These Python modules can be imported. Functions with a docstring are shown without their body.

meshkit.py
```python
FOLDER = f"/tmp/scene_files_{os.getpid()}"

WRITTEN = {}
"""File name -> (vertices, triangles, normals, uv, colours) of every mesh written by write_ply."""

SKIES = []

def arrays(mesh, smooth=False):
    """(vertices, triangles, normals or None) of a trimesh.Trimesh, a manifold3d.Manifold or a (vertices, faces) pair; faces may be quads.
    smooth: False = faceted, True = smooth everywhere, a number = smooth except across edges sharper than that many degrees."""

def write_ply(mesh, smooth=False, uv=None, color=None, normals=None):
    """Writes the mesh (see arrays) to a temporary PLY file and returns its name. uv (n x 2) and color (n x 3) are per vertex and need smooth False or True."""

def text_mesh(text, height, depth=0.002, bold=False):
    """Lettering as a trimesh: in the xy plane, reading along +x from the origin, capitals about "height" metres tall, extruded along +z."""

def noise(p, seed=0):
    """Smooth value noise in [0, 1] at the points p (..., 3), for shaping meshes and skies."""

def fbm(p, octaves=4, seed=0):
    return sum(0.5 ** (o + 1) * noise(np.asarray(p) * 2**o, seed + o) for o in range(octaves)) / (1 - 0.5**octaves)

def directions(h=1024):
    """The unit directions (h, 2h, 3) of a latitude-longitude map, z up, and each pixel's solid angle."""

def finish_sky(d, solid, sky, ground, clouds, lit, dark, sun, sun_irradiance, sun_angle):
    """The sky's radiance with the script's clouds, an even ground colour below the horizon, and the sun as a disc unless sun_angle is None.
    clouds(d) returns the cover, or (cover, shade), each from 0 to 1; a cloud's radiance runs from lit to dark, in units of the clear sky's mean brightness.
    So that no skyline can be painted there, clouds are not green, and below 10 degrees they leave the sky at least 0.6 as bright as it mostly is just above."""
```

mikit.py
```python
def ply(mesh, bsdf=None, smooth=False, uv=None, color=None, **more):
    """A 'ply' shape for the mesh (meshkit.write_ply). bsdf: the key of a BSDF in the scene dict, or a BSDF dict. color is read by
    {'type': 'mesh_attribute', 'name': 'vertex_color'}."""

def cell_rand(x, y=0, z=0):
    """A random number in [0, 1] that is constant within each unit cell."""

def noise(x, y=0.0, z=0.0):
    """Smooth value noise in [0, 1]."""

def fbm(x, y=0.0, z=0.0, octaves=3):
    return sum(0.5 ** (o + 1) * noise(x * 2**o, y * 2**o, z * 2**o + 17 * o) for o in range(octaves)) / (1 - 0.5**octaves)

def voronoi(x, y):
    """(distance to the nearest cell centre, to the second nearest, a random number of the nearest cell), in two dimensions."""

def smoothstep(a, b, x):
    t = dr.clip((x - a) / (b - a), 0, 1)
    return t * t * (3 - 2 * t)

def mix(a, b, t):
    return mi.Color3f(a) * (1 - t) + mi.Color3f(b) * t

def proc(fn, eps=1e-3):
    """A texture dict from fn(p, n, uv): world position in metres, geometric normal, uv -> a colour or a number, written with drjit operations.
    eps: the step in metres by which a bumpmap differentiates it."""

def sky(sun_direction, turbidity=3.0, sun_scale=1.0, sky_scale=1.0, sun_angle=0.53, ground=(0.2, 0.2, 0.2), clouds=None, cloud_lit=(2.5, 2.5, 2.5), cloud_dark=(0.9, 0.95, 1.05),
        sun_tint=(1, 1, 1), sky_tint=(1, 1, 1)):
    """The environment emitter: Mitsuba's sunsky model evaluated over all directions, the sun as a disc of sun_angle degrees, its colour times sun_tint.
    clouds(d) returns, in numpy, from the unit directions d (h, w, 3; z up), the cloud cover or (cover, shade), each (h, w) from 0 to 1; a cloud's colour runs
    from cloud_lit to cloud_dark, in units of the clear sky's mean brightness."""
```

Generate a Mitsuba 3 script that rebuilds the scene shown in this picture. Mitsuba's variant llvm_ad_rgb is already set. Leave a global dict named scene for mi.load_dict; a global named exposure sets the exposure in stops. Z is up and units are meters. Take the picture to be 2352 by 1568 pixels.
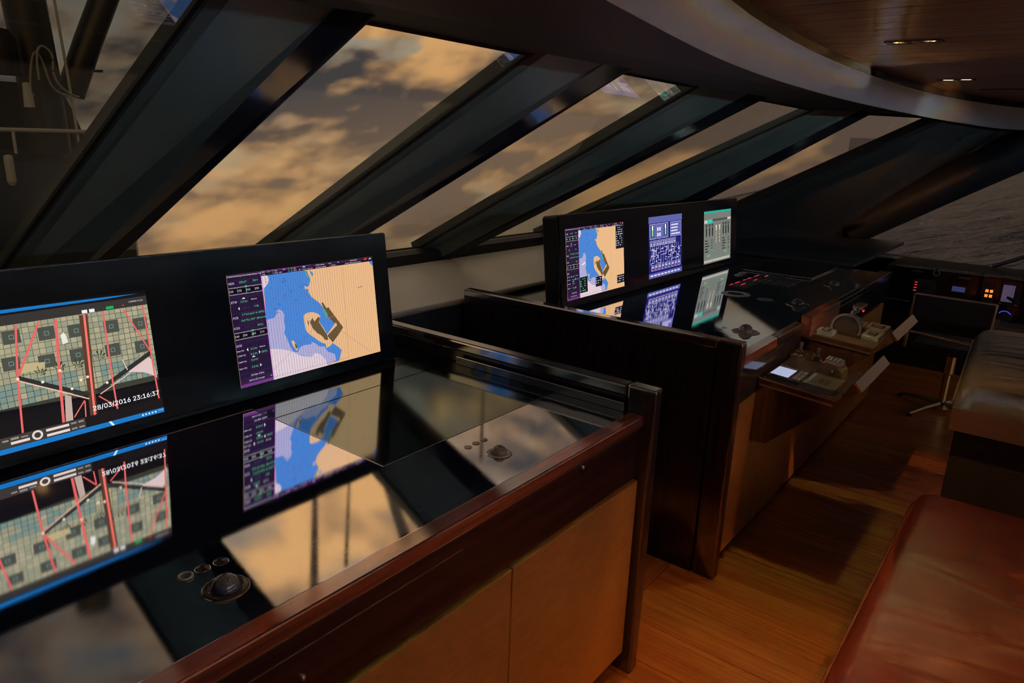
import math, random
import numpy as np
import trimesh
import drjit as dr
import mitsuba as mi
import mikit, meshkit
from shapely.geometry import Polygon, Point, box as sbox, LineString
from shapely import affinity
from scipy.interpolate import CubicSpline
import manifold3d as m3

T = mi.ScalarTransform4f
scene, labels = {'type': 'scene'}, {}
rng = random.Random(7)

# ------------------------------------------------------------------ camera
scene['camera'] = {'type': 'perspective', 'fov': 72.094, 'fov_axis': 'x', 'near_clip': 0.02, 'far_clip': 5000.0,
                   'to_world': T().look_at([0, 0, 1.6], [-0.5879, 0.7622, 1.3291], [-0.1936, 0.1926, 0.962])}
exposure = 0.0

# ------------------------------------------------------------------ sky: a dusk sky over a sea that stands tilted, for the yacht heels
UP = np.array([-0.2817, -0.0484, 0.9583]); UP /= np.linalg.norm(UP)
_ax = np.cross([0, 0, 1], UP); _ax /= np.linalg.norm(_ax); HEEL = math.degrees(math.acos(UP[2]))
R_HEEL = T().rotate(_ax.tolist(), HEEL)
SUNLIT = [(146.8, 7.5, 7, 3.2, 1.0), (133, 16.4, 5, 2.0, .9), (130.5, 13.6, 4, 2.4, .8), (128.4, 6.4, 4, 1.8, 1.1), (123.5, 8.6, 3, 2.2, .9),
          (116, 3.2, 3, 2.4, .9), (120.6, 2.6, 4, 1.4, .9), (153, 4, 6, 2.6, .7), (107, 2.2, 3, 1.4, .6), (137, 42, 7, 4, 1.3), (131, 37, 5, 3, 1.6),
          (126, 28, 3, 2.5, .8), (147, 46, 8, 4, .3), (200, 8, 25, 5, .6), (60, 6, 25, 5, .4)]
GREY = [(140.3, 14.2, 3.0, 1.5, 1.0), (137.6, 12.0, 4.2, 1.7, 1.05), (142.8, 12.6, 3.5, 1.3, .8), (134.2, 4.6, 2.6, 1.5, 1.1), (136.3, 2.9, 2.6, .8, .6),
        (143.0, 9.2, 2.6, 1.0, .5), (129.6, 28.3, 3.2, 2.2, 1.2), (109.5, 6, 4, 2.0, .8), (103, 5, 5, 2, .6), (117, 30, 6, 4, .5), (151.8, 9.5, 3, 1.5, .4)]
OPEN = [(136.6, 16.4, 2.4, 1.6, .9), (131, 30.5, 3, 1.5, .8), (129.8, 4.9, 1.6, 1.2, .6), (143, 43, 4, 3, .5), (126.6, 10, 2, 1.5, .5)]


def clouds(d):
    az, el = np.degrees(np.arctan2(d[..., 1], d[..., 0])), np.degrees(np.arcsin(d[..., 2]))
    q = np.stack([d[..., 0] * 9, d[..., 1] * 9, d[..., 2] * 20], -1)
    w1, w2 = meshkit.fbm(q * 1.6, 4, 3) - .5, meshkit.fbm(q * 1.6 + 31, 4, 5) - .5
    az2, el2 = az + 9 * w1 * np.clip(el / 12 + .5, .6, 2), el + 5 * w2
    lumps = lambda S: sum(a * np.exp(-(((az2 - x + 180) % 360 - 180) / sx) ** 2 - ((el2 - y) / sy) ** 2) for x, y, sx, sy, a in S)
    n = meshkit.fbm(q * 1.1 + 7, 6, 11)
    fine = meshkit.fbm(q * 5, 4, 2)
    lit, grey, gap = lumps(SUNLIT), lumps(GREY), lumps(OPEN)
    veil = np.clip((el - 20) / 16, 0, 1)
    step = lambda a, b, x: (lambda t: t * t * (3 - 2 * t))(np.clip((x - a) / (b - a), 0, 1))
    body = .62 * n + .38 * meshkit.fbm(np.stack([d[..., 0] * 22, d[..., 1] * 22, d[..., 2] * 34], -1) + 1.2 * np.stack([w1, w2, w1], -1), 6, 21)
    haze = meshkit.fbm(q * .8 + 5, 4, 17)
    cover = step(.22, .66, body + .34 * lit + .30 * grey - .34 * gap + .3 * (haze - .5) - .05 * veil)
    shade = np.clip(.56 + 2.9 * (body - .5) + .60 * grey - .34 * lit + .5 * (haze - .5) + .5 * (fine - .5), .0, 1)
    shade = np.minimum(1 - (1 - shade) ** 1.2, .84 + .16 * np.clip((el - 9) / 6, 0, 1))
    return cover, shade


env = mikit.sky([0.80, -0.55, 0.12], turbidity=7.0, sun_scale=0.0, sky_scale=1.0, ground=(.05, .06, .08), clouds=clouds,
                cloud_lit=(3.1, 1.68, .66), cloud_dark=(.26, .235, .245), sky_tint=(1.45, 1.26, 1.02))
SKY = 5.0
env['to_world'] = T(R_HEEL.matrix) @ T(env['to_world'].matrix)
env['scale'] = SKY
scene['sky'] = env

# ------------------------------------------------------------------ materials
V3 = lambda c: {'type': 'rgb', 'value': [float(x) for x in (c if hasattr(c, '__len__') else (c,) * 3)]}


def principled(c, rough=.4, spec=.5, metal=0., coat=0., coat_gloss=.95, bump=None, bump_scale=1., **k):
    b = {'type': 'principled', 'base_color': V3(c) if not isinstance(c, dict) else c, 'roughness': rough, 'specular': spec}
    if metal: b['metallic'] = metal
    if coat: b['clearcoat'], b['clearcoat_gloss'] = coat, coat_gloss
    b.update(k)
    if bump is not None: b = {'type': 'bumpmap', 'arbitrary': {**bump}, 'scale': bump_scale, 'bsdf': b}
    return {'type': 'twosided', 'bsdf': b}


def wood(dark, light, along, ring=60., stretch=.06, seed=0., streak=.5):
    ax = 'xyz'.index(along)

    def fn(p, n, uv):
        q = [p.x, p.y, p.z]
        s = [v * (ring * (stretch if i == ax else 1.)) + seed * 7.3 for i, v in enumerate(q)]
        g = mikit.fbm(s[0], s[1], s[2], 3)
        h = mikit.noise(s[0] * 5, s[1] * 5, s[2] * 5)
        t = mikit.smoothstep(.25, .8, g) * (1 - streak * .5) + h * streak * .5
        return mikit.mix(dark, light, t)
    return mikit.proc(fn)


def mirror(c, rough=.04):
    return {'type': 'twosided', 'bsdf': {'type': 'roughconductor', 'material': 'none', 'alpha': rough, 'distribution': 'ggx', 'specular_reflectance': V3(c)}}


def add_mat(key, d):
    d = dict(d); d['id'] = key; scene[key] = d
    return key


BLACK = add_mat('m_piano_black', principled((.006, .006, .009), .10, .5))
SATIN = add_mat('m_satin_black', principled((.010, .010, .013), .38, .4))
MATT = add_mat('m_matt_black', principled((.008, .008, .009), .7, .2))


def scratch(p, n, uv):
    a = mikit.noise(p.x * 900, p.y * 14, 0); b = mikit.fbm(p.x * 23, p.y * 23, 3, 3)
    return .0022 + .006 * a * b


DESK = add_mat('m_polished_black_panel', {'type': 'twosided', 'bsdf': {'type': 'roughconductor', 'material': 'none', 'alpha': mikit.proc(scratch), 'specular_reflectance': V3((.90, .90, .94))}})
SMOKED = add_mat('m_smoked_glass', mirror((.30, .36, .35), .006))
WENGE = add_mat('m_wenge', principled(wood((.006, .004, .005), (.022, .012, .011), 'z', 70, .04, 1), .14, .5, coat=.6))
WENGE_X = add_mat('m_wenge_flat', principled(wood((.008, .005, .005), (.030, .015, .013), 'x', 70, .04, 2), .14, .5, coat=.6))
_mahog = principled(wood((.05, .014, .011), (.17, .05, .034), 'y', 60, .05, 3, .8), .18, .6, coat=1.)['bsdf']
TRIM = add_mat('m_varnished_mahogany', {'type': 'twosided', 'bsdf': {'type': 'blendbsdf', 'weight': .58, 'a': _mahog, 'b': {'type': 'roughconductor', 'material': 'none', 'alpha': .012, 'specular_reflectance': V3((.9, .9, .95))}}})
_wcap = principled(wood((.012, .007, .007), (.035, .017, .014), 'x', 70, .04, 4), .14, .5, coat=1.)['bsdf']
CAP = add_mat('m_varnished_cap', {'type': 'twosided', 'bsdf': {'type': 'blendbsdf', 'weight': .45, 'a': _wcap, 'b': {'type': 'roughconductor', 'material': 'none', 'alpha': .015, 'specular_reflectance': V3((.95, .95, .95))}}})
APRON = add_mat('m_dark_mahogany', principled(wood((.006, .002, .0025), (.016, .005, .0045), 'y', 60, .05, 5), .10, .5, coat=.6))


def oak(p, n, uv):
    g = mikit.fbm(p.y * 22 + 40 * 0, p.z * 90, 2, 3); h = mikit.noise(p.y * 60, p.z * 420, 5); k = mikit.noise(p.y * 9, p.z * 2.5, 8)
    return mikit.mix((.19, .072, .018), (.34, .135, .037), .45 * g + .25 * h + .3 * k)


OAK = add_mat('m_oak_veneer', principled(mikit.proc(oak), .42, .35))
TEAK = []
for i, (a, b) in enumerate((((.27, .090, .022), (.45, .168, .048)), ((.23, .074, .019), (.40, .145, .040)), ((.30, .104, .027), (.50, .195, .060)), ((.25, .080, .019), (.44, .155, .043)))):
    TEAK.append(add_mat('m_floor_board_%d' % i, principled(wood(a, b, 'x', 90, .035, 10 + i, .7), .30, .5, coat=.15, coat_gloss=.8)))
TEAKY = add_mat('m_floor_board_long', principled(wood((.25, .09, .028), (.43, .18, .06), 'y', 90, .035, 20, .7), .30, .5, coat=.15, coat_gloss=.8))
CEILW = []
for i, (a, b) in enumerate((((.20, .125, .085), (.36, .245, .17)), ((.18, .11, .075), (.33, .22, .155)), ((.21, .135, .095), (.38, .26, .185)))):
    CEILW.append(add_mat('m_ceiling_board_%d' % i, principled(wood(a, b, 'x', 120, .03, 30 + i, .8), .22, .5, coat=.8, coat_gloss=.75)))
LINING = add_mat('m_dark_lining', principled((.022, .023, .023), .55, .35))
FASCIA = add_mat('m_grey_fascia', principled((.62, .66, .70), .33, .5))
BEAM = add_mat('m_beam_lining', principled((.075, .092, .085), .38, .45))
FRIT = add_mat('m_frit', principled((.008, .008, .014), .12, .6))
SHELF = add_mat('m_shelf_leather', principled((.56, .54, .47), .28, .5))
DASH = add_mat('m_dash_black', principled((.016, .017, .022), .45, .4))
CHROME = add_mat('m_chrome', mirror((.80, .80, .82), .05))
STEEL = add_mat('m_brushed_steel', mirror((.52, .53, .55), .22))
BRASSY = add_mat('m_polished_bracket', mirror((.75, .55, .38), .12))
BALL = add_mat('m_trackball', principled((.02, .03, .05), .05, .8, coat=1.))
RUBBER = add_mat('m_rubber', principled((.012, .012, .013), .55, .3))
GREYKEY = add_mat('m_grey_key', principled((.30, .31, .33), .4, .4))
WHITEPL = add_mat('m_pale_plate', principled((.55, .57, .57), .25, .5))
CASE = add_mat('m_device_case', principled((.020, .023, .030), .34, .5))
CASE2 = add_mat('m_device_grey', principled((.075, .080, .088), .35, .5))
LCD = add_mat('m_lcd_off', principled((.08, .075, .055), .15, .5))


def leather(dark, light, sc, cre):
    def colour(p, n, uv):
        return mikit.mix(dark, light, mikit.fbm(p.x * 7, p.y * 7, p.z * 7, 3))

    def relief(p, n, uv):
        g, _, _ = mikit.voronoi(p.x * 260, p.y * 260)
        f = mikit.noise(p.x * 5 + mikit.noise(p.y * 9, p.x * 4, 1) * .8, p.y * 38 + 2.2 * mikit.noise(p.x * 5, p.y * 3, 4), 9)
        return g * .00010 + .0016 * dr.square(f)
    skin = principled(mikit.proc(colour), .34, .5)['bsdf']
    polish = {'type': 'roughconductor', 'material': 'none', 'alpha': .24, 'specular_reflectance': V3((.86, .88, .90))}
    return {'type': 'twosided', 'bsdf': {'type': 'bumpmap', 'arbitrary': mikit.proc(relief, 1e-3), 'scale': 1., 'bsdf': {'type': 'blendbsdf', 'weight': cre, 'a': skin, 'b': polish}}}


LEATHER_R = add_mat('m_oxblood_leather', leather((.050, .0085, .0065), (.095, .017, .011), 1, .12))
LEATHER_B = add_mat('m_black_leather', leather((.016, .018, .018), (.030, .033, .032), 1, .34))
CLOTH = add_mat('m_dark_cloth', principled((.007, .007, .009), .8, .2))


def waves(p, n, uv):
    return .22 * mikit.fbm(p.x * .55, p.y * 1.0, 0, 4) + .03 * mikit.fbm(p.x * 4, p.y * 6, 3, 3)


SEA = add_mat('m_sea', {'type': 'twosided', 'bsdf': {'type': 'bumpmap', 'tex': mikit.proc(waves, 2e-2), 'scale': 1., 'bsdf': {'type': 'principled', 'base_color': V3((.006, .006, .011)), 'roughness': .16, 'specular': .22}}})
HULL = add_mat('m_navy_hull', principled((.012, .014, .022), .3, .5))
MASTM = add_mat('m_dark_spar', principled((.03, .033, .04), .35, .5))
PALE = add_mat('m_pale_gear', principled((.55, .56, .54), .5, .3))
ROPE = add_mat('m_rope', principled((.34, .36, .36), .8, .2))


def pane_mat(key, tint):
    return add_mat(key, {'type': 'thindielectric', 'int_ior': 1.5, 'specular_transmittance': V3(tint), 'specular_reflectance': V3(.8)})


# ------------------------------------------------------------------ helpers
def free(name):
    if name not in scene and name not in labels and not any(k.startswith(name + '__') for k in scene): return name
    i = 1
    while True:
        k = '%s_%03d' % (name, i)
        if k not in scene and k not in labels and not any(q.startswith(k + '__') for q in scene): return k
        i += 1


def put(name, mesh, mat, parent=None, smooth=False, label=None, cat=None, group=None, kind=None, emit=None, weight=None, uv=None):
    key = free((parent + '__' if parent else '') + name)
    if isinstance(mesh, dict): sh = dict(mesh); sh['bsdf'] = {'type': 'ref', 'id': mat}
    else: sh = mikit.ply(mesh, mat, smooth, uv=uv)
    if emit is not None:
        sh['emitter'] = {'type': 'area', 'radiance': V3(emit)}
        if weight is not None: sh['emitter']['sampling_weight'] = weight
    scene[key] = sh
    L = {k: v for k, v in (('label', label), ('category', cat), ('group', group), ('kind', kind)) if v}
    if L: labels[key] = L
    return key


def thing(name, label, cat, group=None, kind=None):
    key = free(name)
    labels[key] = {k: v for k, v in (('label', label), ('category', cat), ('group', group), ('kind', kind)) if v}
    return key


def tm(m):
    if isinstance(m, m3.Manifold):
        q = m.to_mesh(); return trimesh.Trimesh(np.array(q.vert_properties[:, :3]), np.array(q.tri_verts), process=False)
    return m


def cat(*ms): return trimesh.util.concatenate([tm(m) for m in ms])


def box(x0, x1, y0, y1, z0, z1):
    return trimesh.creation.box(bounds=[[min(x0, x1), min(y0, y1), min(z0, z1)], [max(x0, x1), max(y0, y1), max(z0, z1)]])


def rbox(x0, x1, y0, y1, z0, z1, r=.004, n=8):
    """A box with rounded edges: the hull of eight spheres."""
    s = m3.Manifold.sphere(r, n)
    return tm(m3.Manifold.batch_hull([s.translate((x, y, z)) for x in (x0 + r, x1 - r) for y in (y0 + r, y1 - r) for z in (z0 + r, z1 - r)]))


def prism(poly, axis, a, b):
    """A polygon in the plane across an axis, extruded from a to b along it. axis 'y': (x, z); 'z': (x, y); 'x': (y, z)."""
    g = poly if hasattr(poly, 'exterior') else Polygon(poly)
    m = trimesh.creation.extrude_polygon(g.buffer(0), b - a, engine='earcut')
    v = m.vertices.copy(); u, w, h = v[:, 0], v[:, 1], v[:, 2] + a
    m.vertices = np.stack({'y': [u, h, w], 'z': [u, w, h], 'x': [h, u, w]}[axis], 1)
    if axis == 'y': m.invert()
    return m


def loft(rings, closed=True, caps=True):
    rings = [np.asarray(r, float) for r in rings]; n = len(rings[0]); v = np.vstack(rings); f = []
    for k in range(len(rings) - 1):
        for i in range(n if closed else n - 1):
            a, b = k * n + i, k * n + (i + 1) % n
            f += [[a, b, b + n], [a, b + n, a + n]]
    if caps:
        for i in range(1, n - 1):
            f.append([0, i + 1, i]); o = (len(rings) - 1) * n; f.append([o, o + i, o + i + 1])
    m = trimesh.Trimesh(v, np.array(f), process=False)
    if caps: trimesh.repair.fix_normals(m)
    return m


def tube(pts, r, n=10):
    p = np.asarray(pts, float); t = np.gradient(p, axis=0); t /= np.linalg.norm(t, axis=1, keepdims=True)
    a = np.cross(t, [0, 0, 1.]) if abs(t[0][2]) < .9 else np.cross(t, [1., 0, 0]); a /= np.linalg.norm(a, axis=1, keepdims=True); b = np.cross(t, a)
    r = np.broadcast_to(r, (len(p),)); ang = np.arange(n) * 2 * np.pi / n
    return loft([p[i] + r[i] * (np.cos(ang)[:, None] * a[i] + np.sin(ang)[:, None] * b[i]) for i in range(len(p))])


def lathe(prof, at, n=32, axis=(0, 0, 1)):
    m = trimesh.creation.revolve(np.asarray(prof, float), sections=n)
    m.apply_transform(trimesh.geometry.align_vectors([0, 0, 1], axis)); m.apply_translation(at)
    return m


def smoothcurve(pts, n=16):
    p = np.asarray(pts, float); s = np.r_[0, np.cumsum(np.linalg.norm(np.diff(p, axis=0), axis=1))]
    return CubicSpline(s, p)(np.linspace(0, s[-1], n))


# ------------------------------------------------------------------ the raked windscreen: y along the ship, s up the slope, d inward
A = math.radians(27.36)
E_, N_ = np.array([math.cos(A), 0, math.sin(A)]), np.array([math.sin(A), 0, -math.cos(A)])


def WS(y, s, d=0.): return np.array([-3.05, 0, .99]) + np.array([0, y, 0]) + E_ * s + N_ * d


S0, S1 = -.04, 1.90
# pane: (left bottom, left top, right bottom, right top)
PANES = [(-1.15, -1.15, -.42, -.42), (-.22, -.22, .781, .791), (.97, 1.125, 1.825, 1.803), (2.00, 2.27, 3.035, 2.992), (3.14, 3.62, 4.30, 4.706)]
TINT = [(.30, .32, .34), (.30, .32, .34), (.80, .80, .78), (.80, .80, .78), (.62, .63, .64), (.40, .42, .46)]
for i, (lb, lt, rb, rt) in enumerate(PANES):
    mat = pane_mat('m_pane_%d' % i, TINT[i]) if TINT[i] not in TINT[:i] else 'm_pane_%d' % TINT.index(TINT[i])
    k = thing('window_%d' % (i + 1), None, None, kind='structure')
    q = np.array([WS(lb, S0 - .03), WS(rb + .02, S0 - .03), WS(rt + .02, S1 + .03), WS(lt, S1 + .03)])
    put('pane', trimesh.Trimesh(q, [[0, 1, 2], [0, 2, 3]], process=False), mat, k)
    # dark rubber gasket round the glass
    rim = []
    for (y0, s0, y1, s1) in ((lb, S0, rb, S0), (rb, S0, rt, S1), (rt, S1, lt, S1), (lt, S1, lb, S0)):
        rim.append(tube([WS(y0, s0, .004), WS((y0 + y1) / 2, (s0 + s1) / 2, .004), WS(y1, s1, .004)], .009, 6))
    put('gasket', cat(*rim), RUBBER, k)

# mullions: tilted face, glossy dark edge strip
SB, ST = -.10, 2.03
ext = lambda b, t, s: b + (t - b) * (s - S0) / (S1 - S0)
GAPS = [(-1.5, -1.5, -1.15, -1.15, .06)] + [(PANES[i][2], PANES[i][3], PANES[i + 1][0], PANES[i + 1][1], .14) for i in range(4)]
labels['wall_front'] = {'kind': 'structure'}
for i, (rb, rt, lb, lt, dm) in enumerate(GAPS):
    face, strip = [], []
    for s, dm in ((SB, dm), (ST, .042)):
        a, b = ext(rb, rt, s), ext(lb, lt, s); w = b - a
        wf = .66 if i != 2 else .7
        face.append([WS(a + .004, s, -.05), WS(a + .004, s, .012), WS(a + .030, s, min(.030, dm * .5)), WS(a + wf * w, s, dm * .78), WS(a + wf * w, s, -.05)])
        strip.append([WS(a + wf * w, s, -.05), WS(a + wf * w, s, dm * .74), WS(b - .012, s, dm), WS(b, s, dm * .9), WS(b, s, -.05)])
    k = put('mullion', loft(face), BEAM, 'wall_front')
    put('edge_strip', loft(strip), FRIT, k)
# the windscreen turns aft: one more pane on a second plane, then a dark panel to the end wall
HB, HT = WS(4.30, S0), WS(4.706, S1)
NF = np.array([.494, -.389, -.778])
LB, LT, RB, RT = np.array([-2.73, 4.766, .96]), np.array([-1.16, 4.97, 1.857]), np.array([-2.385, 5.213, .96]), np.array([-.768, 5.476, 1.856])
along = lambda a, b, t: a + (b - a) * t
k = thing('window_6', None, None, kind='structure')
q = np.array([along(LB, LT, -.03), along(RB, RT, -.03), along(RB, RT, 1.03), along(LB, LT, 1.03)])
put('pane', trimesh.Trimesh(q, [[0, 1, 2], [0, 2, 3]], process=False), pane_mat('m_pane_5', TINT[5]), k)
put('gasket', cat(*[tube([a + NF * .004, (a + b) / 2 + NF * .004, b + NF * .004], .009, 6) for a, b in ((LB, RB), (RB, RT), (RT, LT), (LT, LB))]), RUBBER, k)
face, strip = [], []
for t, dm in ((-.03, .14), (1.06, .05)):
    a, b = along(HB, HT, t), along(LB, LT, t); m_ = along(a, b, .68)
    face.append([a - NF * .05, a + NF * .012, along(a, b, .12) + NF * .03, m_ + NF * dm * .78, m_ - NF * .05]); strip.append([m_ - NF * .05, m_ + NF * dm * .74, along(a, b, .97) + NF * dm, b + NF * dm * .9, b - NF * .05])
k = put('mullion', loft(face), BEAM, 'wall_front'); put('edge_strip', loft(strip), FRIT, k)
KB, KT = np.array([-1.78, 6.93, .70]), np.array([-.50, 6.93, 1.90])
put('corner_panel', loft([[along(RB, RT, t) + NF * .03, along(KB, KT, t) + NF * .03, along(KB, KT, t) - NF * .06, along(RB, RT, t) - NF * .06] for t in (-.12, 1.06)]), LINING, 'wall_front')
# sill under the glass, riser to the dash shelf, outer skin
sill = [(-2.97, .86), (-2.97, .955), (-3.02, .972), (-3.09, .968), (-3.16, .90), (-3.16, .86)]
put('sill', cat(prism(sill, 'y', -1.5, 4.31), loft([[HB + [.10, 0, -.11], HB + [.10, 0, -.015], HB + [.02, .02, .0], HB + [-.06, .06, -.11]], [RB + [-.0, -.06, -.10], RB + [-.0, -.06, .0], RB + [.0, .0, .01], RB + [-.05, .06, -.11]]])), SATIN, 'wall_front')
put('head_frame', cat(prism([(WS(0, 1.90)[0], WS(0, 1.90)[2]), (WS(0, 1.90, -.08)[0], WS(0, 1.90, -.08)[2]), (-1.17, 1.98), (-1.17, 2.12), (-1.10, 2.12), (-1.10, 1.98)], 'y', -1.5, 4.72),
                      loft([[HT, HT + [0, 0, .26], HT + [.1, -.05, .26], HT + [.1, -.05, 0]], [RT, RT + [0, 0, .26], RT + [.1, -.05, .26], RT + [.1, -.05, 0]], [KT, KT + [0, 0, .24], KT + [.1, -.03, .24], KT + [.1, -.03, 0]]])), LINING, 'wall_front')
put('lower_wall', cat(prism([(-3.16, -.2), (-3.10, -.2), (-3.05, .9), (-3.16, .93)], 'y', -1.5, 4.32), loft([[HB + [0, 0, -1.2], HB + [0, 0, -.04], HB + [-.08, .05, -.04], HB + [-.08, .05, -1.2]], [RB + [0, 0, -1.2], RB + [0, 0, -.04], RB + [-.08, .05, -.04], RB + [-.08, .05, -1.2]], [KB + [0, 0, -1.0], KB, KB + [-.08, .05, 0], KB + [-.08, .05, -1.]]])), MATT, 'wall_front')

# ------------------------------------------------------------------ ceiling: dark header, grey oval fascia, wooden oval
def oval(front):
    p = [tuple(q) for q in front]; back = [(1.1 - x, y) for x, y in p[1:-1]][::-1]
    q = np.array(p + back + [p[0]], float); s = np.r_[0, np.cumsum(np.linalg.norm(np.diff(q, axis=0), axis=1))]
    return CubicSpline(s, q, bc_type='periodic')(np.linspace(0, s[-1], 121)[:-1])


LO = oval([(.55, .05), (0, .16), (-.47, .48), (-.745, .98), (-.875, 1.55), (-.985, 2.2), (-1.06, 2.9), (-1.09, 3.7), (-1.085, 4.5), (-1.03, 5.5), (-.93, 6.7), (-.78, 7.8), (-.60, 8.5), (-.2, 8.88), (.55, 9.0)])
UPC = oval([(.55, .32), (.05, .42), (-.36, .70), (-.63, 1.12), (-.80, 1.62), (-.91, 2.18), (-.985, 2.86), (-1.022, 3.6), (-1.015, 4.4), (-.965, 5.3), (-.85, 6.2), (-.66, 7.0), (-.42, 7.6), (-.05, 8.0), (.55, 8.2)])
WDC = oval([(.55, .36), (.05, .46), (-.37, .75), (-.65, 1.17), (-.83, 1.68), (-.94, 2.25), (-1.01, 2.9), (-1.047, 3.65), (-1.035, 4.45), (-.975, 5.3), (-.86, 6.2), (-.67, 7.05), (-.43, 7.65), (-.06, 8.05), (.55, 8.25)])
KS = .767   # the ceiling stands lower and nearer than first drawn
LO, UPC, WDC = LO * KS, UPC * KS, WDC * KS
ZL, ZU, ZW = 1.83, 1.930, 1.968
XC = np.array([.42, 3.45])
outer = Polygon([(-1.372, -1.4), (-1.372, 4.70), (-.785, 5.475), (-.52, 6.93), (2.5, 6.93), (2.5, -1.4)]).difference(Polygon(LO))
pv, pf = trimesh.creation.triangulate_polygon(outer, engine='earcut')
pv = np.c_[pv, np.where((pv[:, 0] < -1.3) | ((pv[:, 0] < -.5) & (np.abs(pv[:, 1] - 5.475) < .01)), 1.860, ZL)]
hd = trimesh.Trimesh(pv, pf, process=False)
top = hd.copy(); top.vertices[:, 2] += .03
put('ceiling', cat(hd, top), LINING, kind='structure')
rows = []
for t in np.linspace(0, 1, 9):
    bulge = .014 * math.sin(math.pi * t)
    c = LO * (1 - t) + UPC * t
    d = c - XC; d /= np.linalg.norm(d, axis=1, keepdims=True)
    rows.append(np.c_[c - d * bulge, np.full(len(c), ZL - .006 + (ZU - ZL + .006) * t)])
put('fascia', loft(rows, caps=False), FASCIA, 'ceiling', smooth=True)
put('fascia_lip', loft([np.c_[LO * 1.0, np.full(len(LO), ZL - .006)], np.c_[LO + (LO - XC) * .012, np.full(len(LO), ZL + .004)]], caps=False), CHROME, 'ceiling')
put('cove', loft([np.c_[UPC, np.full(len(UPC), ZU)], np.c_[UPC + (UPC - XC) * .006, np.full(len(UPC), ZU + .004)], np.c_[WDC, np.full(len(WDC), ZW)]], caps=False), SATIN, 'ceiling')
put('roof', box(-1.2, 2.6, -1.5, 7.1, 2.06, 2.10), MATT, 'ceiling')
wp = Polygon(WDC).buffer(.004)
LAMPS = [(-.552, 4.153, .155, .065, True), (-.515, 2.784, .170, .066, True), (-.43, .95, .155, .065, True), (.15, 1.35, .155, .065, True), (.40, 4.0, .155, .065, False)]
cut = [sbox(x - w / 2, y - h / 2, x + w / 2, y + h / 2) for x, y, w, h, _ in LAMPS] + [sbox(-.51, 4.70, -.19, 4.79)]
y = .27
PITCH = .117
ply_cache = 0
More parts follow.
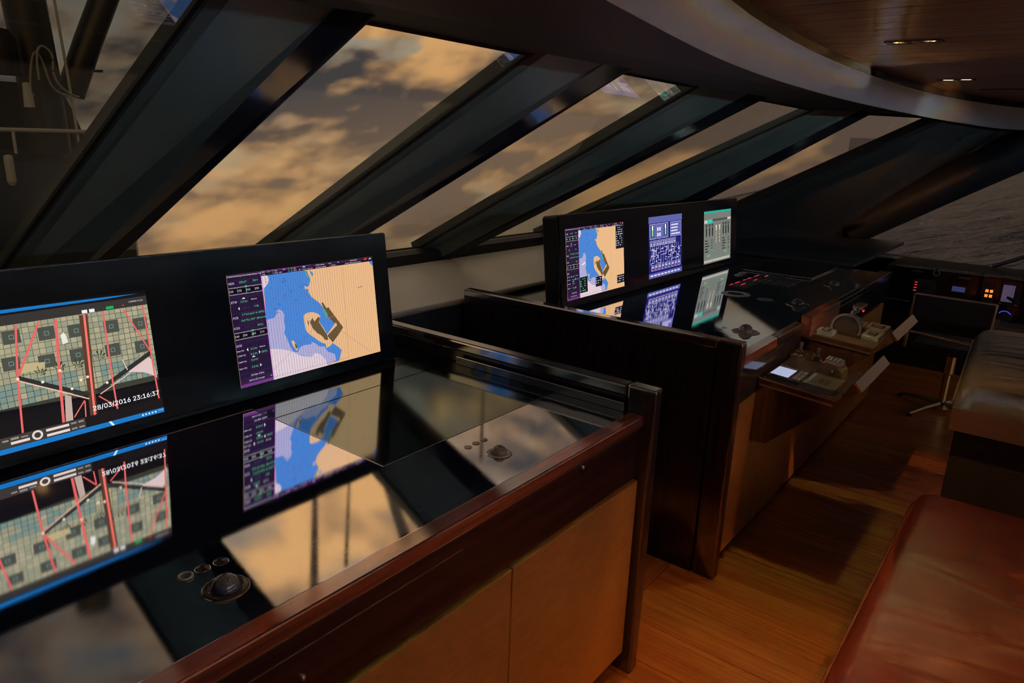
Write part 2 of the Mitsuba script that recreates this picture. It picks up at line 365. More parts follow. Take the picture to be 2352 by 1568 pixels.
while y < 6.35:
    strip = wp.intersection(sbox(-2, y + .002, 3, y + PITCH - .002))
    for c in cut: strip = strip.difference(c)
    ms = [trimesh.creation.extrude_polygon(g, .012, engine='earcut') for g in getattr(strip, 'geoms', [strip]) if g.area > 1e-5]
    if ms:
        m = cat(*ms); m.apply_translation((0, 0, ZW))
        put('plank', m, CEILW[rng.randrange(3)], 'ceiling')
    y += PITCH

# ------------------------------------------------------------------ floor
put('floor', box(-3.2, 2.6, -1.5, 7.0, -.06, -.006), MATT, kind='structure')
y, i = 1.15, 0
while y < 6.4:
    w = .092
    put('plank', box(-.985, 2.5, y + .0012, y + w - .0012, -.006, rng.uniform(-.0004, .0004)), TEAK[rng.randrange(4)], 'floor')
    y += w; i += 1
for x0, x1 in ((-1.085, -.9875), (-1.185, -1.0875), (-1.285, -1.1875), (-1.385, -1.2875)):
    put('plank', box(x0 + .001, x1 - .001, 1.15, 2.6, -.006, 0), TEAKY, 'floor')
put('boards_behind', box(-.985, 2.5, -1.4, 1.149, -.006, 0), TEAK[0], 'floor')
put('boards_beyond', box(-.985, 2.5, 6.41, 6.9, -.006, 0), TEAK[1], 'floor')

# ------------------------------------------------------------------ end wall with the side window, the walls behind the camera
YE = 6.90
op = Polygon([(-1.566, .785), (-.198, .752), (2.45, .69), (2.45, 1.50), (.25, 1.68), (-.307, 1.60), (-1.34, .925)])
wall = Polygon([(-1.80, -.2), (-1.80, .72), (-.56, 1.95), (-.5, 2.1), (2.6, 2.1), (2.6, -.2)]).difference(op)
put('wall_right', prism(wall, 'y', YE, YE + .08), LINING, kind='structure')
k = thing('window_7', None, None, kind='structure')
q = np.array([[-1.66, YE + .05, .66], [2.5, YE + .05, .62], [2.5, YE + .05, 1.75], [-1.66, YE + .05, 1.75]])
put('pane', trimesh.Trimesh(q, [[0, 1, 2], [0, 2, 3]], process=False), pane_mat('m_pane_side', (.42, .42, .50)), k)
put('sill_strip', loft([[(-1.61, YE - .025, .756), (-1.61, YE, .756), (-1.61, YE, .780), (-1.61, YE - .025, .780)], [(2.45, YE - .025, .663), (2.45, YE, .663), (2.45, YE, .684), (2.45, YE - .025, .684)]]), WHITEPL, k)
put('pillar', tube(smoothcurve([(-1.52, YE - .06, .97), (-.92, YE - .06, 1.347), (-.345, YE - .06, 1.70), (.1, YE - .06, 1.95)], 12), .150, 20), SATIN, 'wall_right', smooth=True)
put('post', box(-1.415, -1.373, YE - .04, YE, .91, 1.19), SATIN, 'wall_right')
put('wall_left', prism(Polygon([(-3.2, -.2), (-3.12, .93), (-.42, 2.33), (2.6, 2.33), (2.6, -.2)]), 'y', -1.5, -1.4), MATT, kind='structure')
aft = Polygon([(-1.5, -.1), (7.0, -.1), (7.0, 2.1), (-1.5, 2.1)]).difference(sbox(3.5, .35, 6.7, 1.74)).difference(sbox(-.6, .6, 3.1, 1.74))
put('wall_aft', prism(aft, 'x', 2.5, 2.6), LINING, kind='structure')
for a, b, z0 in ((-.6, 3.1, .6), (3.5, 6.7, .35)):
    k = thing('window_8', None, None, kind='structure')
    q = np.array([[2.55, a - .03, z0 - .03], [2.55, b + .03, z0 - .03], [2.55, b + .03, 1.76], [2.55, a - .03, 1.76]])
    put('pane', trimesh.Trimesh(q, [[0, 1, 2], [0, 2, 3]], process=False), 'm_pane_2', k)

# ------------------------------------------------------------------ downlights in the ceiling
UPLIGHT = 110.
WARM = np.array([1.0, .40, .10])
LAMP_W = [14.0, 15.0, 12.0, 4.0, 0]
DESC = ['double downlight with both lamps glowing, in the boarded ceiling near the grey fascia', 'double downlight seen as a dark plate, its lamps set deep above the drawers', 'double downlight above the near end of the walkway',
        'double downlight above the red leather bench', 'unlit double downlight over the middle of the room']
for i, (x, y, w, h, on) in enumerate(LAMPS):
    k = thing('ceiling_light', DESC[i], 'ceiling light')
    fr = sbox(x - w / 2, y - h / 2, x + w / 2, y + h / 2)
    holes = [Point(x - w * .24, y).buffer(.029, 12), Point(x + w * .24, y).buffer(.029, 12)]
    plate = fr
    for hh in holes: plate = plate.difference(hh)
    put('frame', prism(plate, 'z', ZW - .002, ZW + .006), SATIN, k)
    put('housing', cat(box(x - w / 2, x + w / 2, y - h / 2, y + h / 2, ZW + .05, ZW + .054), box(x - w / 2, x - w / 2 + .003, y - h / 2, y + h / 2, ZW + .006, ZW + .05), box(x + w / 2 - .003, x + w / 2, y - h / 2, y + h / 2, ZW + .006, ZW + .05), box(x - w / 2, x + w / 2, y - h / 2, y - h / 2 + .003, ZW + .006, ZW + .05), box(x - w / 2, x + w / 2, y + h / 2 - .003, y + h / 2, ZW + .006, ZW + .05)), MATT, k)
    for sx in (-1, 1):
        c = (x + sx * w * .24, y, ZW)
        put('trim_ring', lathe([(.0235, .0), (.029, -.0016), (.030, .0016), (.025, .008), (.0235, 0)], c, 24), CHROME, k)
        bulb = trimesh.creation.cylinder(.0228, .005, sections=24); bulb.apply_translation((c[0], y, ZW + (.040 if i == 1 else .010)))
        if on: put('lamp', bulb, GREYKEY, k, emit=WARM * np.array([1, 1.25, 1.7]) * 9, weight=.2)
        else: put('lamp', bulb, GREYKEY, k)
    if on:
        scene[k + '_light'] = {'type': 'spot', 'intensity': V3(WARM * LAMP_W[i]), 'cutoff_angle': 20. if i == 0 else 40., 'beam_width': 8. if i == 0 else 20., 'to_world': T().look_at([x, y, ZW - .004], [-.775, 4.72, 1.882] if i == 0 else [x, y, 0], [0, 1, .01])}
# cool strip uplights on the aft wall: they light the grey fascia and the beams
for i, (a, b) in enumerate(((-.9, 1.5), (2.0, 4.2), (4.7, 6.6))):
    k = thing('wall_lamp', 'long cool white uplight on the aft wall, %s' % ('near the left corner', 'in the middle', 'towards the right corner')[i], 'wall lamp')
    put('trough', cat(box(2.36, 2.4985, a - .02, b + .02, 1.762, 1.770), box(2.36, 2.366, a - .02, b + .02, 1.770, 1.784)), SATIN, k)
    put('tube', tube([(2.43, a, 1.796), (2.43, (a + b) / 2, 1.796), (2.43, b, 1.796)], .020, 10), WHITEPL, k, emit=np.array((.60, .86, 1.0)) * UPLIGHT, weight=1.5)
k = thing('cove_lamp', 'small warm lamp tucked against the dark rim of the boarded ceiling', 'lamp')
put('body', rbox(-.777, -.757, 3.50, 3.55, 1.935, 1.957, .003), SATIN, k)
scene['cove_lamp_light'] = {'type': 'spot', 'intensity': V3(WARM * np.array([1, 1.3, 1.8]) * 2.), 'cutoff_angle': 60., 'beam_width': 30., 'to_world': T().look_at([-.745, 3.49, 1.946], [-.56, 2.55, 1.966], [0, 0, 1])}
k = thing('ceiling_vent', 'flat bronze vent strip in the boarded ceiling beside the lit downlight', 'vent')
put('plate', box(-.51, -.19, 4.70, 4.79, ZW - .001, ZW + .006), add_mat('m_vent', principled((.07, .05, .035), .5, .4)), k)

# ------------------------------------------------------------------ chart console: cabinet, worktop, end panel
XF = -.835
k = thing('chart_cabinet', 'near cabinet with two brown oak doors under the dark desk apron', 'cabinet')
put('carcass', box(-1.98, XF - .022, -1.3, 1.712, .09, .66), SATIN, k)
put('toe_kick', box(-1.9, XF - .09, -1.3, 1.712, 0, .09), MATT, k)
for y0, y1 in ((1.117, 1.703), (.530, 1.113), (-.06, .526), (-.65, -.064)):
    put('door', rbox(XF - .020, XF, y0, y1, .082, .674, .0025), OAK, k)
ap = rbox(XF - .038, XF - .006, -1.3, 1.714, .684, .834, .003)
put('apron', ap, APRON, k)
put('apron_drawer', rbox(XF - .02, XF - .004, -.2, .951, .692, .801, .002), APRON, k)
for yy, zz, r in ((1.391, .826, .006), (.557, .752, .006)):
    kn = trimesh.creation.icosphere(2, r); kn.apply_translation((XF - .001, yy, zz)); put('knob', kn, CHROME, k, smooth=True)
put('cabinet_back', box(-2.0, -1.98, -1.3, 1.712, 0, .835), MATT, k)
put('inner_top', box(-1.98, XF - .032, -1.3, 1.712, .80, .833), MATT, k)

k = thing('chart_worktop', 'polished black desk top with a mahogany front edge and a smoked glass panel', 'desk top')
W0x, W1x = -1.672, -.8835
glass = sbox(-1.672, 1.004, -1.1385, 1.7135)
blk = sbox(W0x, -1.35, W1x, 1.7135).difference(glass.buffer(.0008, join_style=2))
put('black_panel', prism(blk, 'z', .845, .868), DESK, k)
put('smoked_panel', prism(sbox(-1.568, 1.0048, -1.1393, 1.7127), 'z', .846, .8683), SMOKED, k)
put('smoked_strip', prism(sbox(-1.6715, 1.0048, -1.572, 1.7127), 'z', .846, .8683), SMOKED, k)
put('front_trim', rbox(-.883, -.838, -1.35, 1.714, .835, .8705, .004), TRIM, k)
put('back_panel', box(-2.13, -1.676, -1.35, 1.7135, .842, .8675), BLACK, k)
ed = [tube([(-1.674, -1.3, .8685), (-1.674, 0, .8685), (-1.674, 1.004, .8685)], .0011, 6), tube([(-1.674, 1.004, .8685), (-1.4, 1.004, .8685), (-1.1385, 1.004, .8685)], .0009, 6), tube([(-1.1385, 1.004, .8685), (-1.1385, 1.3, .8685), (-1.1385, 1.7135, .8685)], .0009, 6)]
put('panel_edge', cat(*ed), CHROME, k)

k = thing('glass_upstand', 'low clear glass strip standing on the desk against the near end panel', 'glass strip')
put('strip', rbox(-1.55, -.900, 1.700, 1.706, .8690, .893, .001), add_mat('m_strip_glass', principled((.05, .055, .06), .05, .6, coat=1.)), k)
put('bright_edge', tube([(-1.55, 1.703, .8932), (-1.2, 1.703, .8932), (-.9, 1.703, .8932), (-.8995, 1.703, .872)], .0012, 6), CHROME, k)

DOOR_L = {}
def end_panel(y0, y1, zt, lab):
    k = thing('end_panel', lab, 'console end panel', None)
    put('panel', box(-2.12, -.905, y0 + .004, y1 - .004, .02, zt - .03), WENGE, k)
    put('cap', rbox(-2.12, -.9015, y0 - .002, y1 + .002, zt - .034, zt, .006), CAP, k)
    put('corner_post', rbox(-.900, -.810, y0 - .001, y1 + .001, .002, zt + .0005, .008), WENGE, k)
    put('post_cap', rbox(-.899, -.8115, y0, y1, zt - .006, zt + .0025, .004), CAP, k)
    put('plinth', box(-2.12, -.905, y0 + .0025, y1 - .0025, .0, .05), SATIN, k)
    return k


end_panel(1.7175, 1.762, .944, 'near dark wood end panel closing the chart desk, its post standing at the walkway')
end_panel(2.372, 2.420, .950, 'farther dark wood end panel, its wide glossy side facing the chart desk')

# ------------------------------------------------------------------ monitors
TLT = math.radians(6.2)
MO, MV, MN = np.array([-1.745, 0, .907]), np.array([-math.sin(TLT), 0, math.cos(TLT)]), np.array([math.cos(TLT), 0, math.sin(TLT)])
def MP(y, v, w=0.): return MO + np.array([0, y, 0]) + MV * v + MN * w


def bank(y0, y1, lab):
    k = thing('monitor_bank', lab, 'monitor')
    vb, vt, r, dep = -.0385, .392, .03, .085
    # housing: rounded at the back edges, seen from the end
    prof = [(0, -.004), (-.02, -.004), (-.028, -.012)] + [(-dep + r + r * math.cos(a), 0) for a in ()]
    s = m3.Manifold.sphere(.014, 16)
    hull = m3.Manifold.batch_hull([s.translate(tuple(MP(y, v, w))) for y in (y0 + .0145, y1 - .0145) for v in (vb + .0285, vt - .0145) for w in (-dep, -.024)])
    put('housing', tm(hull), SATIN, k, smooth=40)
    gl = loft([[MP(y0 + .002, vb + .002, -.0105), MP(y1 - .002, vb + .002, -.0105), MP(y1 - .002, vt - .002, -.0105), MP(y0 + .002, vt - .002, -.0105)], [MP(y0 + .002, vb + .002, -.001), MP(y1 - .002, vb + .002, -.001), MP(y1 - .002, vt - .002, -.001), MP(y0 + .002, vt - .002, -.001)]])
    put('glass_front', gl, BLACK, k)
    for yy in (y0 + .25, y1 - .35): put('foot', box(-1.83, -1.775, yy, yy + .10, .868, .882), SATIN, k)
    put('top_edge', tube([MP(y0 + .004, vt, -.006), MP((y0 + y1) / 2, vt, -.006), MP(y1 - .004, vt, -.006)], .0022, 8), STEEL, k)
    return k


GAIN = 1.0
SCREEN = add_mat('m_screen', principled((.004, .004, .005), .06, .5))


class Screen:
    """Flat luminous shapes on one screen, in millimetres from its lower left corner, gathered by colour."""
    def __init__(s, bank, y0, w, h, base, label=None, v0=0.):
        s.y0, s.w, s.h, s.v0 = y0, w, h, v0
        q = [MP(y0, v0, .0006), MP(y0 + w / 1000, v0, .0006), MP(y0 + w / 1000, v0 + h / 1000, .0006), MP(y0, v0 + h / 1000, .0006)]
        s.key = put('screen', trimesh.Trimesh(np.array(q), [[0, 1, 2], [0, 2, 3]], process=False), SCREEN, bank, emit=np.array(base) * GAIN, weight=.6, label=label)
        s.parts = {}

    def add(s, name, col, mesh2d, layer):
        s.parts.setdefault((name, tuple(col)), []).append((mesh2d, layer))

    def poly(s, name, col, pts, layer=1):
        g = Polygon(pts).buffer(0).intersection(sbox(0, 0, s.w, s.h))
        for h in getattr(g, 'geoms', [g]):
            if h.area > .05 and h.geom_type == 'Polygon':
                v, f = trimesh.creation.triangulate_polygon(h, engine='earcut')
                s.add(name, col, (np.asarray(v)[:, :2], np.asarray(f)), layer)

    def rect(s, name, col, x0, y0, x1, y1, layer=1): s.poly(name, col, [(x0, y0), (x1, y0), (x1, y1), (x0, y1)], layer)

    def line(s, name, col, pts, w=.5, layer=3): s.poly(name, col, list(LineString(pts).buffer(w / 2, cap_style=2, join_style=2).exterior.coords), layer)

    def frame(s, name, col, x0, y0, x1, y1, w=.4, layer=3):
        g = sbox(x0, y0, x1, y1).difference(sbox(x0 + w, y0 + w, x1 - w, y1 - w))
        v, f = trimesh.creation.triangulate_polygon(g, engine='earcut'); s.add(name, col, (np.asarray(v)[:, :2], np.asarray(f)), layer)

    def text(s, name, col, t, x, y, h, layer=5, align=0, bold=False):
        m = meshkit.text_mesh(t, h, .001, bold)
        f = m.faces[m.face_normals[:, 2] > .5]; u, inv = np.unique(f, return_inverse=True)
        v = m.vertices[u][:, :2].copy(); v[:, 0] += x - align * (v[:, 0].max() if len(v) else 0); v[:, 1] += y
        s.add(name, col, (v, inv.reshape(-1, 3)), layer)

    def done(s):
        for (name, col), ms in s.parts.items():
            V, F, n = [], [], 0
            for (v, f), L in ms:
                P = np.array([MP(s.y0, s.v0)]) + np.outer(v[:, 0] / 1000, [0, 1, 0]) + np.outer(v[:, 1] / 1000, MV) + MN * (.0006 + .00022 * L)
                a = v[f]; cr = (a[:, 1, 0] - a[:, 0, 0]) * (a[:, 2, 1] - a[:, 0, 1]) - (a[:, 1, 1] - a[:, 0, 1]) * (a[:, 2, 0] - a[:, 0, 0])
                f = np.where((cr < 0)[:, None], f[:, ::-1], f)
                V.append(P); F.append(f + n); n += len(v)
            put(name, trimesh.Trimesh(np.vstack(V), np.vstack(F), process=False), SCREEN, s.key, emit=np.array(col) * GAIN, weight=.02, kind='stuff' if len(ms) > 1 or 'letter' in name or 'read' in name else None)


def lin(r, g, b): return tuple(((c / 255 + .055) / 1.055) ** 2.4 if c > 10 else c / 255 / 12.92 for c in (r, g, b))


C_TAN, C_BLUE, C_LILAC, C_WHITE, C_BROWN, C_PURP, C_EDGE, C_GREEN, C_TXT = lin(236, 186, 136), lin(74, 134, 214), lin(176, 172, 212), lin(226, 206, 214), lin(104, 82, 48), lin(38, 22, 54), lin(110, 56, 130), lin(88, 226, 140), lin(236, 228, 240)
BLUE = [(112, 308), (251, 308), (258, 289), (266, 275), (263, 258), (255, 254), (246, 260), (247, 249), (258, 249), (258, 237), (268, 221), (291, 202), (302, 188), (308, 174), (317, 159), (335, 134), (347, 123), (309, 96), (318, 79), (327, 66), (346, 51), (359, 37), (344, 6), (105, 0), (105, 181)]
LILAC = [(105, 179), (132, 181), (138, 188), (142, 200), (151, 203), (160, 196), (166, 184), (162, 164), (164, 147), (158, 131), (165, 113), (173, 86), (183, 68), (197, 65), (206, 77), (215, 80), (224, 81), (247, 79), (251, 87), (256, 82), (262, 79), (276, 66), (294, 62), (305, 43), (330, 31), (333, 10), (303, 0), (105, 0)]
WHITE = [(105, 93), (130, 88), (151, 82), (178, 70), (200, 55), (215, 47), (244, 40), (256, 49), (266, 46), (276, 41), (285, 30), (294, 19), (298, 0), (105, 0)]
PENIN = [(231, 169), (236, 174), (245, 177), (262, 177), (275, 172), (284, 167), (291, 159), (284, 143), (297, 123), (309, 98), (342, 126), (348, 126), (341, 115), (333, 72), (315, 59), (301, 56), (300, 69), (288, 75), (276, 83), (262, 96), (253, 103), (239, 116), (233, 128), (231, 150)]
ARM = [(300, 199), (306, 200), (316, 180), (325, 182), (329, 174), (350, 143), (373, 109), (352, 89), (327, 69), (310, 92), (312, 96), (350, 120), (347, 129), (340, 128), (319, 154), (317, 164), (308, 174)]
ARM2 = [(246, 158), (252, 147), (261, 159), (268, 146), (276, 153), (284, 159), (288, 153), (283, 142), (296, 119), (309, 96), (311, 80), (298, 83), (292, 94), (281, 104), (274, 108), (264, 120), (258, 127), (255, 137)]


def chart(bank, y0, w, h, lab, popups=False):
    s = Screen(bank, y0, w, h, C_TAN, lab)
    X = lambda pts: [(105 + (a - 105) * (w - 105) / (518 - 105), b * h / 320) for a, b in pts]
    s.poly('water', C_BLUE, X(BLUE), 1)
    s.poly('shallows', C_LILAC, X(LILAC), 2)
    s.poly('bank', C_WHITE, X(WHITE), 3)
    s.poly('bank', C_WHITE, X([(105, 308), (124, 308), (129, 298), (128, 288), (118, 276), (105, 268)]), 2)
    s.poly('land', C_TAN, X(PENIN), 2)
    s.poly('land', C_TAN, X([(178, 100), (182, 104), (187, 102), (199, 78), (197, 72), (192, 70), (184, 84)]), 3)
    s.poly('buildings', C_BROWN, X(ARM), 3); s.poly('buildings', C_BROWN, X(ARM2), 3)
    s.poly('buildings', C_BROWN, X([(188, 92), (193, 90), (198, 80), (193, 74)]), 4); s.poly('buildings', C_BROWN, X([(242, 150), (245, 154), (247, 142), (243, 138)]), 4)
    s.poly('water', C_BLUE, X([(503, 308), (521, 308), (521, 288), (510, 295)]), 1); s.poly('water', C_BLUE, X([(270, 303), (279, 297), (282, 288), (276, 285)]), 1)
    s.poly('reef', lin(70, 170, 140), X([(303, 182), (310, 178), (319, 156), (313, 150), (306, 166)]), 4); s.poly('reef', lin(74, 150, 130), X([(252, 304), (263, 279), (265, 262), (269, 276), (260, 303)]), 4)
    g = random.Random(5)
    for a, b in (((392, 303), (383, 9)), ((105, 9), (383, 9)), ((361, 102), (479, 5)), ((105, 28), (266, 128))): s.line('chart_lines', lin(96, 86, 86), X([a, b]), .55, 5)
    for i in range(9): s.line('chart_lines', lin(96, 86, 86), X([(112 + 14 * i, 300), (112 + 14 * i + 95, 300 - 118)]) if i < 8 else X([(112, 240), (240, 80)]), .25, 4)
    wp = Polygon(X(BLUE))
    n = 0
    while n < 120:
        a, b = g.uniform(106, 345), g.uniform(8, 300); p = X([(a, b)])[0]
        if wp.contains(Point(p)):
            s.rect('soundings', lin(22, 40, 96), p[0], p[1], p[0] + g.uniform(.8, 2.0), p[1] + .9, 5); n += 1
    for i in range(16):
        p = X([(g.uniform(110, 250), g.uniform(190, 295))])[0]; s.rect('soundings', lin(22, 40, 96), p[0], p[1], p[0] + g.uniform(6, 14), p[1] + .8, 5)
    for a, b in ((131, 268), (152, 250), (176, 243), (196, 246), (230, 237), (248, 232), (137, 236), (317, 132), (301, 140)):
        p = X([(a, b)])[0]; s.poly('buoys', lin(170, 30, 110), [(p[0] - 2, p[1] + 2), (p[0] + 2, p[1] - 2), (p[0] + 2.6, p[1] + 1)], 6)
    s.line('soundings', lin(22, 40, 96), X([(446, 226), (466, 229)]), 1.2, 6); s.line('range_mark', lin(226, 96, 50), X([(320, 146), (344, 152)]), 1.4, 6)
    # top bars and the instrument column
    s.rect('menu', lin(52, 26, 66), 0, h - 14, w, h, 4); s.rect('menu_dark', lin(24, 14, 36), 105, h - 14, w, h - 7.2, 5)
    s.rect('menu', lin(52, 26, 66), 0, 0, 105, h, 4); s.rect('column_edge', lin(176, 66, 190), 103.5, 0, 105, h - 1, 6); s.rect('column_edge', lin(176, 66, 190), 105, h - 1.0, w * .53, h, 6)
    s.rect('column', C_PURP, 0, 20, 103.4, h - 8, 5)
    k = h / 320.
    def lab2(t, x, y, hh=6.0): s.text('lettering', C_TXT, t, x, y * k - hh / 2, hh, 8)
    def val(t, x, y, hh=5.4): s.text('readings', C_GREEN, t, x, y * k - hh / 2, hh, 8)
    def field(x0, x1, y, hh=12): s.frame('field_frames', lin(74, 46, 96), x0, (y - hh / 2) * k, x1, (y + hh / 2) * k, .5, 7)
    s.text('lettering', C_TXT, 'Default Docking Environment Route Tree', 1, h - 6.6, 4.0, 8)
    lab2('HDG', 2, 296); field(26, 62, 297); val('238.8°', 34, 297); field(63, 103, 298); val('Gyro', 76, 298)
    for yb, nums, mk in ((274, (220, 230, 240, 250), 54), (148, (240, 250, 260, 270), 57)):
        s.rect('scale_band', lin(16, 8, 22), 1, (yb - 10) * k, 103, (yb + 10) * k, 6)
        for e in (-1, 1):
            s.line('scale_ticks', C_TXT, [(1, (yb + e * 10) * k), (103, (yb + e * 10) * k)], .5, 7)
            for i in range(41): s.line('scale_ticks', C_TXT, [(2 + i * 2.5, (yb + e * 10) * k), (2 + i * 2.5, (yb + e * (5.5 if i % 10 == 0 else 7.6)) * k)], .45, 7)
        for i, t in enumerate(nums): s.text('lettering', C_TXT, str(t), 2 + i * 27 - (4 if i else 2), (yb - 2.6) * k, 5.4, 8)
        s.rect('readings', C_GREEN, mk - .5, (yb - 10) * k, mk + .5, (yb + 10) * k, 9); s.poly('readings', C_GREEN, [(mk - 4, (yb + 12) * k), (mk + 4, (yb + 12) * k), (mk, (yb + 7) * k)], 9)
    lab2('STW', 2, 244); field(28, 56, 243); val('0.0 kn', 31, 243); lab2('Source', 64, 246, 4); field(28, 58, 225, 11); val('- - -', 37, 225); field(66, 92, 226, 11); val('Log', 72, 226)
    s.poly('lettering', C_TXT, [(36, 250 * k), (48, 250 * k), (42, 254.5 * k)], 8); s.poly('lettering', C_TXT, [(26, 230 * k), (26, 220 * k), (21.5, 225 * k)], 8)
    lab2('POS', 2, 200); field(25, 78, 206); val("17°53.843' N", 30, 206); field(79, 103, 206); val('GPS1', 82, 206); field(20, 78, 190); val("062°51.007' W", 26, 190); field(79, 103, 190); val('Differential', 80.5, 190, 3.6)
    lab2('COG', 1, 171); field(22, 60, 171); val('- - -', 34, 171); field(61, 103, 170); val('GPS1', 74, 170)
    lab2('SOG', 1, 121); lab2('Bow P/S', 1, 106, 4); lab2('CORP P/S', 1, 92, 4); lab2('CORP F/A', 1, 74, 4); lab2('Stern P/S', 1, 55, 4); lab2('Source', 72, 107, 4)
    for x0, yy in ((40, 106), (38, 91), (38, 74), (37, 54)): field(x0, x0 + 27, yy); val('0.0 kn', x0 + 3, yy)
    field(72, 98, 91); val('GPS1', 76, 91)
    for pts in ([(36, 111), (36, 101), (31, 106)], [(68, 97), (68, 87), (73, 92)], [(44, 81.5), (56, 81.5), (50, 86)], [(67, 59), (67, 49), (72, 54)]): s.poly('lettering', C_TXT, [(a, b * k) for a, b in pts], 8)
    field(1, 102, 31, 13); s.text('lettering', C_TXT, '23 Mar 2016', 34, 28.4 * k, 5, 8); field(1, 86, 17, 13); s.text('lettering', C_TXT, '18:11:21 Local', 26, 14.4 * k, 5, 8); field(87, 102, 17, 13); s.text('lettering', C_TXT, '-4', 92, 14.4 * k, 5, 8)
    for yy in (258, 254, 213, 180, 130, 126, 40): s.line('field_frames', lin(74, 46, 96), [(1, yy * k), (103, yy * k)], .5, 7)
    s.rect('column_edge', C_EDGE, 0, 0, 103.4, 9, 6)
    u, l = h - 5.4, h - 12.2
    for t, x, c in (('HDG', 108, C_TXT), ('238.8', 124, C_GREEN), ('°T  Gyro', 141, C_TXT), ('STW', 176, C_TXT), ('0.0', 194, C_GREEN), ('kn  Log', 205, C_TXT), ('CHART: Motion', 292, C_TXT), ('N UP', 340, C_TXT), ('TM', 374, C_TXT), ('CHARTCORP', 424, C_TXT)): s.text('lettering' if c == C_TXT else 'readings', c, t, x * w / 518., u, 3.4, 8)
    for t, x, c in (('COG', 108, C_TXT), ('- - - -', 124, C_GREEN), ('°T  GPS1  SOG', 141, C_TXT), ('0.0', 194, C_GREEN), ('kn  GPS1', 205, C_TXT), ('T Vector  10.0 min', 240, C_TXT), ('No Route Loaded', 292, C_TXT), ('◂ 1:5,000 ▸', 344, C_TXT), ('23 Mar 2016 18:11:21 Local', 404, C_TXT)): s.text('lettering' if c == C_TXT else 'readings', c, t.replace('◂', '<').replace('▸', '>'), x * w / 518., l, 3.4, 8)
    s.rect('alarm', lin(226, 46, 34), 482 * w / 518, h - 8, 493 * w / 518, h - 1, 8); s.poly('lettering', C_TXT, [(500 * w / 518, h - 9), (507 * w / 518, h - 2), (514 * w / 518, h - 9), (507 * w / 518, h - 6)], 8); s.rect('symbols', lin(230, 170, 70), 232 * w / 518, h - 12, 237 * w / 518, h - 9, 8); s.rect('symbols', lin(150, 150, 220), 246 * w / 518, h - 6, 255 * w / 518, h - 1, 8)
    if popups:
        for x0, y0, x1, y1, c in ((106, 22, 172, 96, C_GREEN), (246, 34, 306, 82, C_TXT), (452, 24, w - 2, 66, C_TXT), (446, 200, w - 2, h - 16, C_TXT)):
            s.rect('popup', lin(22, 24, 34), x0, y0, x1, y1, 7)
            for j in range(int((y1 - y0 - 8) / 11)):
                for q in range(int((x1 - x0 - 6) / 17)):
                    if g.random() < .72: s.rect('readings' if c == C_GREEN else 'lettering', c, x0 + 4 + q * 17, y1 - 11 - j * 11, x0 + 4 + q * 17 + g.uniform(6, 14), y1 - 7 - j * 11, 9)
        s.poly('lettering', C_TXT, [(126, 154), (130, 150), (158, 160), (160, 166), (154, 166), (128, 158)], 9)
    else:
        for j in range(46): s.rect('moire', lin(140, 104, 84) if j > 26 else lin(70, 84, 130), 108 + j * 9, 1, 108.7 + j * 9, h - 15, 4)
    s.done()
    return s


b1 = monitor_1 = bank(-.35, 1.602, 'long black monitor housing standing on the near chart desk, two screens lit')
chart(b1, 1.017, 518, 320, 'lit sea chart')

# camera picture of the quay from the masthead
cc = Screen(b1, .279, 518, 318, lin(14, 14, 18), 'lit camera picture', v0=-.006)
QUAY = [lin(168, 164, 134), lin(158, 156, 130), lin(152, 156, 130), lin(178, 170, 140), lin(136, 150, 134), lin(122, 146, 138)]
g = random.Random(3)
cc.rect('paving_joints', lin(104, 106, 88), 0, 86, 518, 285, 0)
for i in range(-1, 40):
    for j in range(0, 16):
        x, yv = 4 + i * 13.2, 86 + j * 13.2
        if yv < 92 + 8 * (1 - x / 518): continue
        sh = g.random(); teal = yv < 150 and (x < 330 or x > 380) and g.random() < .75
        c = QUAY[4 + (sh < .5)] if teal else QUAY[int(sh * 4)]
        cc.rect('paving', c, x + .5, yv + .5, min(x + 12.7, 518), min(yv + 12.7, 285), 1)
for x, yv in ((220, 254), (288, 250), (349, 245), (426, 241), (494, 236), (210, 196), (279, 187), (344, 188), (421, 184), (490, 179), (150, 256), (80, 258), (140, 200), (70, 204), (20, 255)):
    cc.rect('paving_inlay', lin(78, 80, 72), x - 17, yv - 15, x + 17, yv + 15, 2); cc.frame('paving_mark', lin(104, 140, 130), x - 5, yv - 5, x + 5, yv + 5, 1.6, 3)
cc.poly('awning', lin(196, 178, 132), [(225, 170), (272, 172), (274, 186), (226, 192)], 3)
for x, yv in ((389, 178), (340, 168), (300, 170), (262, 168)):
    for q in range(7):
        a = q * .9; cc.poly('palm', lin(56, 68, 48), [(x, yv - 10), (x + 14 * math.cos(a), yv + 13 * math.sin(a)), (x + 12 * math.cos(a + .3), yv + 11 * math.sin(a + .3))], 3)
cc.poly('hull', lin(20, 18, 22), [(0, 100), (173, 96), (330, 88), (468, 82), (519, 74), (519, 36), (0, 36)], 3)
cc.poly('gangway', lin(196, 172, 160), [(301, 101), (314, 96), (309, 38), (293, 38)], 4)
cc.poly('dinghy', lin(226, 200, 196), [(448, 122), (462, 142), (482, 154), (500, 150), (510, 138), (514, 92), (500, 104), (486, 112), (466, 118)], 4)
RED = lin(236, 104, 100)
cc.poly('mast', lin(92, 62, 50), [(360, 279), (379, 279), (362, 36), (346, 36)], 5)
